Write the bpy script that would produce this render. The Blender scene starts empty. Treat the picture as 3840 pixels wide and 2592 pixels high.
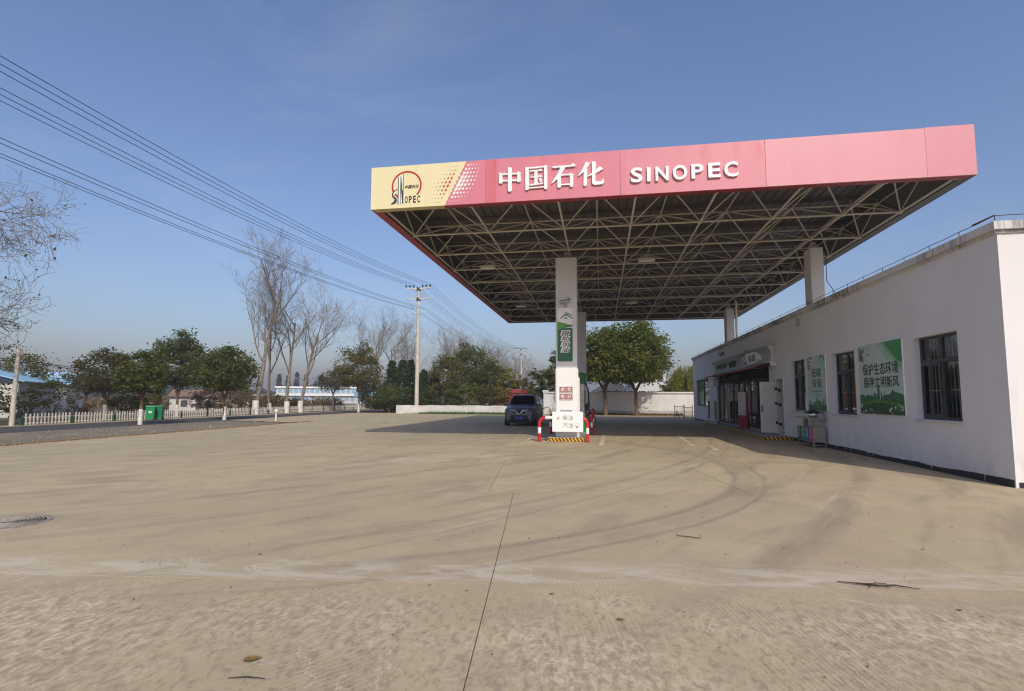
import bpy, bmesh, math, random
import numpy as np
from mathutils import Vector, Matrix

S = bpy.context.scene
COL = S.collection
rnd = random.Random(7)

# ------------------------------------------------------------------ camera
cam_d = bpy.data.cameras.new("camera")
cam = bpy.data.objects.new("camera", cam_d); COL.objects.link(cam)
yaw, pitch, roll = 0.165992, 0.086502, 0.003776
cy_, sy_, cp_, sp_, cr_, sr_ = math.cos(yaw), math.sin(yaw), math.cos(pitch), math.sin(pitch), math.cos(roll), math.sin(roll)
_r = Vector((cy_, sy_, 0)); _f = Vector((-sy_*cp_, cy_*cp_, sp_)); _u = _r.cross(_f)
_r2 = cr_*_r + sr_*_u; _u2 = -sr_*_r + cr_*_u
cam.matrix_world = Matrix(((_r2.x, _u2.x, -_f.x, 0), (_r2.y, _u2.y, -_f.y, 0), (_r2.z, _u2.z, -_f.z, 1.55), (0, 0, 0, 1)))
cam_d.sensor_width = 36; cam_d.lens = 36*1985.19/3840; cam_d.shift_y = 27.9/3840
cam_d.clip_start = 0.05; cam_d.clip_end = 6000
S.camera = cam
S.render.resolution_x, S.render.resolution_y = 1024, 691

# ------------------------------------------------------------------ light
SUN = Vector((0.547, -1.187, 1.0)).normalized()
ELEV = math.asin(SUN.z); AZ = math.atan2(SUN.x, SUN.y)
w = bpy.data.worlds.new("World"); S.world = w; w.use_nodes = True
nt = w.node_tree
sky = nt.nodes.new("ShaderNodeTexSky"); sky.sky_type = 'NISHITA'; sky.sun_disc = False
sky.sun_elevation = ELEV; sky.sun_rotation = AZ
sky.altitude = 0; sky.air_density = 1.3; sky.dust_density = 3.0; sky.ozone_density = 6.0
bg = nt.nodes["Background"]; bg.inputs[1].default_value = 0.148
tint = nt.nodes.new("ShaderNodeMix"); tint.data_type = 'RGBA'; tint.blend_type = 'MULTIPLY'; tint.inputs[0].default_value = 1
tint.inputs[7].default_value = (1.065, .955, 1.0, 1)          # white balance of the photograph
nt.links.new(sky.outputs[0], tint.inputs[6])
tcw = nt.nodes.new("ShaderNodeTexCoord"); mpw = nt.nodes.new("ShaderNodeMapping"); mpw.inputs['Scale'].default_value = (1.0, 2.6, 5.0); mpw.inputs['Rotation'].default_value = (.3, .2, .7)
cir = nt.nodes.new("ShaderNodeTexNoise"); cir.inputs['Scale'].default_value = 1.5; cir.inputs['Detail'].default_value = 9; cir.inputs['Roughness'].default_value = .62; cir.inputs['Distortion'].default_value = .5
rmp = nt.nodes.new("ShaderNodeMapRange"); rmp.inputs[1].default_value = .50; rmp.inputs[2].default_value = .80; rmp.inputs[3].default_value = 0; rmp.inputs[4].default_value = .16
cmx = nt.nodes.new("ShaderNodeMix"); cmx.data_type = 'RGBA'; cmx.inputs[7].default_value = (4.2, 4.4, 4.9, 1)      # thin cirrus
nt.links.new(tcw.outputs['Generated'], mpw.inputs[0]); nt.links.new(mpw.outputs[0], cir.inputs['Vector']); nt.links.new(cir.outputs[0], rmp.inputs[0])
nt.links.new(rmp.outputs[0], cmx.inputs[0]); nt.links.new(tint.outputs[2], cmx.inputs[6]); nt.links.new(cmx.outputs[2], bg.inputs[0])
sd = bpy.data.lights.new("sun", 'SUN'); sd.energy = 2.75; sd.angle = math.radians(0.55); sd.color = (1.0, 0.945, 0.80)
sun = bpy.data.objects.new("sun", sd); COL.objects.link(sun)
sun.rotation_euler = (-SUN).to_track_quat('-Z', 'Y').to_euler(); sun.location = (20, -40, 60)
S.view_settings.view_transform = 'Standard'; S.view_settings.look = 'None'
S.view_settings.exposure = 0.0; S.view_settings.gamma = 1; S.view_settings.use_curve_mapping = False
S.render.engine = 'CYCLES'
S.cycles.max_bounces = 6; S.cycles.transparent_max_bounces = 12
S.cycles.use_denoising = True; S.cycles.filter_width = 1.15

# ------------------------------------------------------------------ materials
class NT:
    def __init__(s, name):
        s.m = bpy.data.materials.new(name); s.m.use_nodes = True; s.t = s.m.node_tree
        s.b = s.t.nodes["Principled BSDF"]; s.out = s.t.nodes["Material Output"]
    def n(s, typ, props=None, **inp):
        nd = s.t.nodes.new("ShaderNode"+typ)
        for k, v in (props or {}).items(): setattr(nd, k, v)
        for k, v in inp.items():
            key = int(k[1:]) if k[0] == 'i' and k[1:].isdigit() else k
            s.set(nd.inputs[key], v)
        return nd
    def set(s, sock, v):
        if isinstance(v, bpy.types.NodeSocket): s.t.links.new(v, sock)
        elif isinstance(v, bpy.types.Node): s.t.links.new(v.outputs[0], sock)
        else: sock.default_value = (tuple(v)+(1,))[:4] if isinstance(v, (tuple, list)) and sock.type == 'RGBA' else v
    def math(s, op, a, b=0.0, c=0.0, clamp=False):
        return s.n("Math", {'operation': op, 'use_clamp': clamp}, i0=a, i1=b, i2=c).outputs[0]
    def pos(s): return s.n("NewGeometry").outputs['Position']
    def obj(s): return s.n("TexCoord").outputs['Object']
    def noise(s, vec, scale, detail=4, rough=.55, dist=0.0):
        return s.n("TexNoise", None, Vector=vec, Scale=scale, Detail=detail, Roughness=rough, Distortion=dist).outputs[0]
    def mapv(s, vec, scale=(1, 1, 1), rot=(0, 0, 0), loc=(0, 0, 0)):
        return s.n("Mapping", None, Vector=vec, Scale=scale, Rotation=rot, Location=loc).outputs[0]
    def ss(s, v, lo, hi, a=0.0, b=1.0):
        return s.n("MapRange", {'interpolation_type': 'SMOOTHSTEP'}, i0=v, i1=lo, i2=hi, i3=a, i4=b).outputs[0]
    def mix(s, f, a, b, blend='MIX'):
        nd = s.t.nodes.new("ShaderNodeMix"); nd.data_type = 'RGBA'; nd.blend_type = blend
        s.set(nd.inputs[0], f); s.set(nd.inputs[6], a); s.set(nd.inputs[7], b)
        return nd.outputs[2]
    def bump(s, h, strength=.3, dist=.02):
        s.set(s.b.inputs['Normal'], s.n("Bump", None, Strength=strength, Distance=dist, Height=h).outputs[0])

def mat(name, col, rough=.6, metal=0, var=.12, vscale=6, bump=0, spec=.5, stretch=(1, 1, 1)):
    N = NT(name)
    if var:
        v = N.mapv(N.obj(), stretch)
        n = N.noise(v, vscale, 5)
        d = tuple(c*(1-var) for c in col); l = tuple(min(1, c*(1+var)) for c in col)
        N.set(N.b.inputs['Base Color'], N.mix(N.ss(n, .3, .7), d, l))
        if bump: N.bump(N.noise(N.obj(), vscale*6, 3), bump, .01)
    else: N.set(N.b.inputs['Base Color'], col)
    N.b.inputs['Roughness'].default_value = rough; N.b.inputs['Metallic'].default_value = metal
    N.b.inputs['Specular IOR Level'].default_value = spec
    return N.m

def wall_mat(name, col, stain=.25, ztop=4.85, streak=.0):
    """painted render with faint blotches, vertical run marks and a rough surface"""
    N = NT(name); p = N.pos()
    a = N.noise(p, .55, 6, .6); b = N.noise(N.mapv(p, (5, 5, .35)), 1.0, 5, .6); c = N.noise(p, 30, 3)
    colr = N.mix(N.ss(a, .35, .75), tuple(x*(1-stain*.35) for x in col), col)
    colr = N.mix(N.math('MULTIPLY', N.ss(b, .55, .8), stain), colr, tuple(x*f for x, f in zip(col, (.62, .6, .57))))
    if streak:
        z = N.n("SeparateXYZ", None, i0=p).outputs[2]
        top = N.ss(z, ztop-.5, ztop)
        s = N.ss(N.noise(N.mapv(p, (7, 7, .8)), 1.2, 6, .7), .40, .62)
        reg = N.ss(N.noise(p, .35, 2), .42, .55)
        colr = N.mix(N.math('MULTIPLY', N.math('MULTIPLY', top, s), N.math('MULTIPLY', reg, streak)), colr, (.13, .115, .10))
    zz = N.n("SeparateXYZ", None, i0=p).outputs[2]
    sp_ = N.math('MULTIPLY', N.ss(zz, .15, .9, 1.0, 0.0), N.ss(N.noise(N.mapv(p, (1.5, 1.5, .6)), 2.2, 6, .7), .42, .68))
    colr = N.mix(N.math('MULTIPLY', sp_, .30), colr, (.40, .36, .31))
    N.set(N.b.inputs['Base Color'], colr); N.b.inputs['Roughness'].default_value = .85
    N.b.inputs['Specular IOR Level'].default_value = .25
    N.bump(N.math('ADD', N.math('MULTIPLY', a, 1.5), N.math('MULTIPLY', c, .25)), .18, .02)
    return N.m

def leaf_mat(name, c1, c2, c3=None, trans=.25):
    N = NT(name)
    g = N.n("NewGeometry")
    r = g.outputs['Random Per Island']; n = N.noise(g.outputs['Position'], .9, 3)
    col = N.mix(r, c1, c2)
    if c3: col = N.mix(N.ss(n, .48, .68), col, c3)
    N.set(N.b.inputs['Base Color'], col); N.b.inputs['Roughness'].default_value = .55
    N.b.inputs['Specular IOR Level'].default_value = .3
    tr = N.n("BsdfTranslucent", None, Color=N.mix(.5, col, (.25, .3, .03)))
    mx = N.n("MixShader", None, i0=trans, i1=N.b.outputs[0], i2=tr.outputs[0])
    N.t.links.new(mx.outputs[0], N.out.inputs[0])
    return N.m

def glass_mat(name, tint=(.75, .8, .8), refl=1.0):
    N = NT(name)
    f = N.math('MULTIPLY', N.n("Fresnel", None, IOR=1.55).outputs[0], refl, clamp=True)
    t = N.n("BsdfTransparent", None, Color=tint); g = N.n("BsdfGlossy", None, Color=(.95, .97, 1), Roughness=.015)
    mx = N.n("MixShader", None, i0=f, i1=t.outputs[0], i2=g.outputs[0]); N.t.links.new(mx.outputs[0], N.out.inputs[0])
    return N.m

def concrete_mat():
    N = NT("weathered_concrete"); p = N.pos()
    xyz = N.n("SeparateXYZ", None, i0=p); X, Y = xyz.outputs[0], xyz.outputs[1]
    flat = N.n("CombineXYZ", None, i0=X, i1=Y, i2=0.0).outputs[0]
    big = N.noise(flat, .22, 5, .6, .6); med = N.noise(flat, 1.3, 6, .65, .8); fine = N.noise(flat, 26, 6, .7); grain = N.noise(flat, 120, 2)
    col = N.mix(N.ss(big, .3, .7), (.415, .337, .202), (.51, .42, .258))
    col = N.mix(N.ss(med, .38, .72), col, (.385, .31, .198))
    # slab to slab shade
    oi = N.n("ObjectInfo").outputs['Random']
    col = N.mix(N.math('MULTIPLY', oi, .34), col, (.33, .275, .175))
    # pinkish clay film, lower right
    pk = N.math('MULTIPLY', N.ss(N.noise(flat, .6, 3), .45, .65), N.ss(X, .6, 2.5))
    col = N.mix(N.math('MULTIPLY', pk, .35), col, (.47, .33, .23))
    # tyre sweeps that follow the turn from the road into the bays
    def polar(cx, cy):
        dx = N.math('SUBTRACT', X, cx); dy = N.math('SUBTRACT', Y, cy)
        return N.math('POWER', N.math('ADD', N.math('MULTIPLY', dx, dx), N.math('MULTIPLY', dy, dy)), .5), N.math('ARCTAN2', dy, dx)
    r1, t1 = polar(-28.5, 26.4)
    st = N.noise(N.n("CombineXYZ", None, i0=N.math('MULTIPLY', r1, 1.0), i1=N.math('MULTIPLY', t1, 7.0), i2=0.0).outputs[0], 1.6, 6, .62, .25)
    st2 = N.noise(N.n("CombineXYZ", None, i0=N.math('MULTIPLY', r1, 4.5), i1=N.math('MULTIPLY', t1, 9.0), i2=3.0).outputs[0], 1.0, 4, .6)
    far = N.ss(Y, 4.0, 6.5)
    col = N.mix(N.math('MULTIPLY', N.math('MULTIPLY', N.ss(st, .48, .68), far), .55), col, (.245, .20, .132))
    col = N.mix(N.math('MULTIPLY', N.math('MULTIPLY', N.ss(st2, .55, .75), far), .34), col, (.55, .46, .33))
    arcs = None
    for cx, cy, R, wd, k, x0, x1 in ((-28.5, 26.4, 32.98, .15, .40, -9, -1), (-28.5, 26.4, 33.5, .07, .32, -9, -1),
                                     (-6.63, 13.23, 9.45, .16, .55, -6, 0), (-6.63, 13.23, 9.95, .09, .52, -6, 0), (-6.63, 13.23, 9.7, .35, .22, -6, 0),
                                     (-28.5, 26.4, 30.9, .2, .25, -20, -6), (-28.5, 26.4, 29.2, .12, .25, -20, -6), (-28.5, 26.4, 36.6, .25, .26, -1, 2)):
        r, t = polar(cx, cy)
        e = N.math('ABSOLUTE', N.math('SUBTRACT', N.math('ADD', r, N.math('MULTIPLY', N.math('SUBTRACT', big, .5), .5)), R))
        mk = N.math('MULTIPLY', N.ss(e, 0.0, wd, 1.0, 0.0), N.ss(X, x0, x1))
        mk = N.math('MULTIPLY', mk, N.ss(N.noise(N.n("CombineXYZ", None, i0=N.math('MULTIPLY', r, 22.0), i1=N.math('MULTIPLY', t, 3.0), i2=R).outputs[0], 1, 3), .25, .6, .35, 1.0))
        mk = N.math('MULTIPLY', mk, k)
        arcs = mk if arcs is None else N.math('MAXIMUM', arcs, mk)
    col = N.mix(arcs, col, (.17, .14, .112))
    # pale laitance beside the near cross joint
    v = N.math('SUBTRACT', Y, N.math('MULTIPLY', X, .13))
    band = N.math('MULTIPLY', N.ss(v, 4.62, 4.72), N.ss(v, 5.0, 5.35, 1.0, 0.0))
    band = N.math('MULTIPLY', band, N.ss(N.noise(N.mapv(flat, (1, 2.5, 1)), 1.6, 6, .7, .5), .40, .62))
    col = N.mix(N.math('MULTIPLY', band, .55), col, (.60, .53, .43))
    # pale rubbed patches left of the island
    for cx, cy, sx, sy in ((-4.6, 13.0, 1.1, .8), (-3.1, 14.1, 1.0, .7)):
        dx = N.math('DIVIDE', N.math('SUBTRACT', X, cx), sx); dy = N.math('DIVIDE', N.math('SUBTRACT', Y, cy), sy)
        d = N.math('ADD', N.math('MULTIPLY', dx, dx), N.math('MULTIPLY', dy, dy))
        mk = N.math('MULTIPLY', N.ss(d, .2, 1.2, 1.0, 0.0), N.ss(N.noise(N.mapv(flat, (1, 3, 1), (0, 0, .5)), 3.0, 4, .7), .5, .62))
        col = N.mix(N.math('MULTIPLY', mk, .7), col, (.66, .58, .48))
    # near field: rough laitance, veins, broom grooves
    near = N.ss(N.math('ADD', v, N.math('MULTIPLY', N.math('SUBTRACT', med, .5), 1.2)), 3.9, 4.75, 1.0, 0.0)
    mot = N.noise(N.mapv(flat, (1.0, .55, 1), (0, 0, .5)), 16, 8, .78, .4)
    mreg = N.ss(N.noise(flat, .55, 3, .5), .36, .62)
    col = N.mix(N.math('MULTIPLY', N.math('MULTIPLY', N.ss(mot, .50, .60), near), N.math('MULTIPLY', mreg, .8)), col, (.64, .545, .405))
    col = N.mix(N.math('MULTIPLY', N.math('MULTIPLY', N.ss(mot, .40, .50, 1.0, 0.0), near), .6), col, (.215, .175, .13))
    cn = N.noise(flat, 1.15, 5, .5, 1.2); cn2 = N.noise(N.mapv(flat, (1, 1, 1), (0, 0, 1.0), (7, 3, 0)), .8, 6, .55, .8)
    warp = N.n("VectorMath", {'operation': 'ADD'}, i0=flat, i1=N.n("VectorMath", {'operation': 'SCALE'}, i0=N.n("TexNoise", None, Vector=flat, Scale=1.6, Detail=8).outputs[1], Scale=1.1).outputs[0]).outputs[0]
    vor = N.n("TexVoronoi", {'feature': 'DISTANCE_TO_EDGE'}, Vector=warp, Scale=1.25).outputs[0]
    vein = N.math('MAXIMUM', N.ss(N.math('ABSOLUTE', N.math('SUBTRACT', cn, .5)), .001, .006, 1.0, 0.0), N.ss(N.math('ABSOLUTE', N.math('SUBTRACT', cn2, .47)), .0008, .004, 1.0, 0.0))
    vein = N.math('MULTIPLY', vein, N.math('MULTIPLY', N.ss(Y, 4.2, 6.0, 1.0, 0.0), N.ss(N.noise(flat, 1.1, 3), .44, .60)))
    col = N.mix(N.math('MULTIPLY', vein, .55), col, (.64, .56, .45))
    rv = N.mapv(flat, (1, 1, 1), (0, 0, -.16))
    gx = N.n("TexWave", {'wave_type': 'BANDS', 'bands_direction': 'X'}, Vector=rv, Scale=8.2, Distortion=2.2, i3=3.0, i4=.6).outputs[1]
    greg = N.math('MULTIPLY', N.ss(Y, 5.0, 7.5, 1.0, 0.0), N.math('MULTIPLY', N.ss(X, -1.6, 1.0), N.ss(N.noise(flat, 1.0, 4), .44, .62)))
    lv = N.mapv(flat, (1, 1, 1), (0, 0, .62))
    gl = N.n("TexWave", {'wave_type': 'BANDS', 'bands_direction': 'X'}, Vector=lv, Scale=7.0, Distortion=3.5, i3=4.0, i4=.6).outputs[1]
    lreg = N.math('MULTIPLY', near, N.math('MULTIPLY', N.ss(X, -1.8, -.8, 1.0, 0.0), N.ss(N.noise(flat, .9, 4), .50, .66)))
    gro = N.math('ADD', N.math('MULTIPLY', N.ss(gx, .55, .95), greg), N.math('MULTIPLY', N.ss(gl, .5, .95), N.math('MULTIPLY', lreg, .8)))
    col = N.mix(N.math('MULTIPLY', gro, .27), col, (.20, .165, .125))
    # fine mottling and specks
    col = N.mix(N.math('MULTIPLY', N.ss(fine, .35, .7), .22), col, (.52, .44, .335))
    col = N.mix(N.math('MULTIPLY', N.ss(N.noise(flat, 9, 5, .7), .60, .72), .35), col, (.26, .215, .165))
    spots = N.ss(N.n("TexVoronoi", None, Vector=flat, Scale=3.2).outputs[0], .02, .05, 1.0, 0.0)
    col = N.mix(N.math('MULTIPLY', spots, .3), col, (.12, .10, .08))
    N.set(N.b.inputs['Base Color'], col); N.b.inputs['Roughness'].default_value = .88; N.b.inputs['Specular IOR Level'].default_value = .25
    h = N.math('ADD', N.math('MULTIPLY', fine, .5), N.math('ADD', N.math('MULTIPLY', grain, .35), N.math('MULTIPLY', mot, N.math('MULTIPLY', near, .9))))
    h = N.math('SUBTRACT', h, N.math('MULTIPLY', gro, .8))
    N.bump(h, .55, .006)
    return N.m

def ground_mat(name, c1, c2, c3, s1=.5, s2=14, bump=.6, dist=.03):
    N = NT(name); p = N.pos()
    a = N.noise(p, s1, 6, .65, .4); b = N.noise(p, s2, 5, .75); g = N.n("TexVoronoi", None, Vector=p, Scale=s2*1.6).outputs[0]
    col = N.mix(N.ss(a, .35, .68), c1, c2); col = N.mix(N.math('MULTIPLY', N.ss(b, .45, .68), .7), col, c3)
    N.set(N.b.inputs['Base Color'], col); N.b.inputs['Roughness'].default_value = .95; N.b.inputs['Specular IOR Level'].default_value = .15
    N.bump(N.math('ADD', b, g), bump, dist); return N.m

def faded_red(name, c, top, streak=.4):
    """sun bleached fascia film with run marks"""
    N = NT(name); p = N.pos(); z = N.n("SeparateXYZ", None, i0=p).outputs[2]
    a = N.noise(N.mapv(p, (2.1, 2.1, .22)), 1.1, 7, .7); b = N.noise(p, .8, 4)
    col = N.mix(N.ss(a, .3, .75), tuple(x*.965 for x in c), tuple(min(1, x*1.03) for x in c))
    drip = N.math('MULTIPLY', N.ss(N.noise(N.mapv(p, (2.2, 2.2, .5)), 1.0, 5), .5, .72), N.ss(z, 7.7, 8.5))
    col = N.mix(N.math('MULTIPLY', drip, streak), col, top)
    N.set(N.b.inputs['Base Color'], col); N.b.inputs['Roughness'].default_value = .42; N.b.inputs['Specular IOR Level'].default_value = .35
    return N.m

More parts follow.
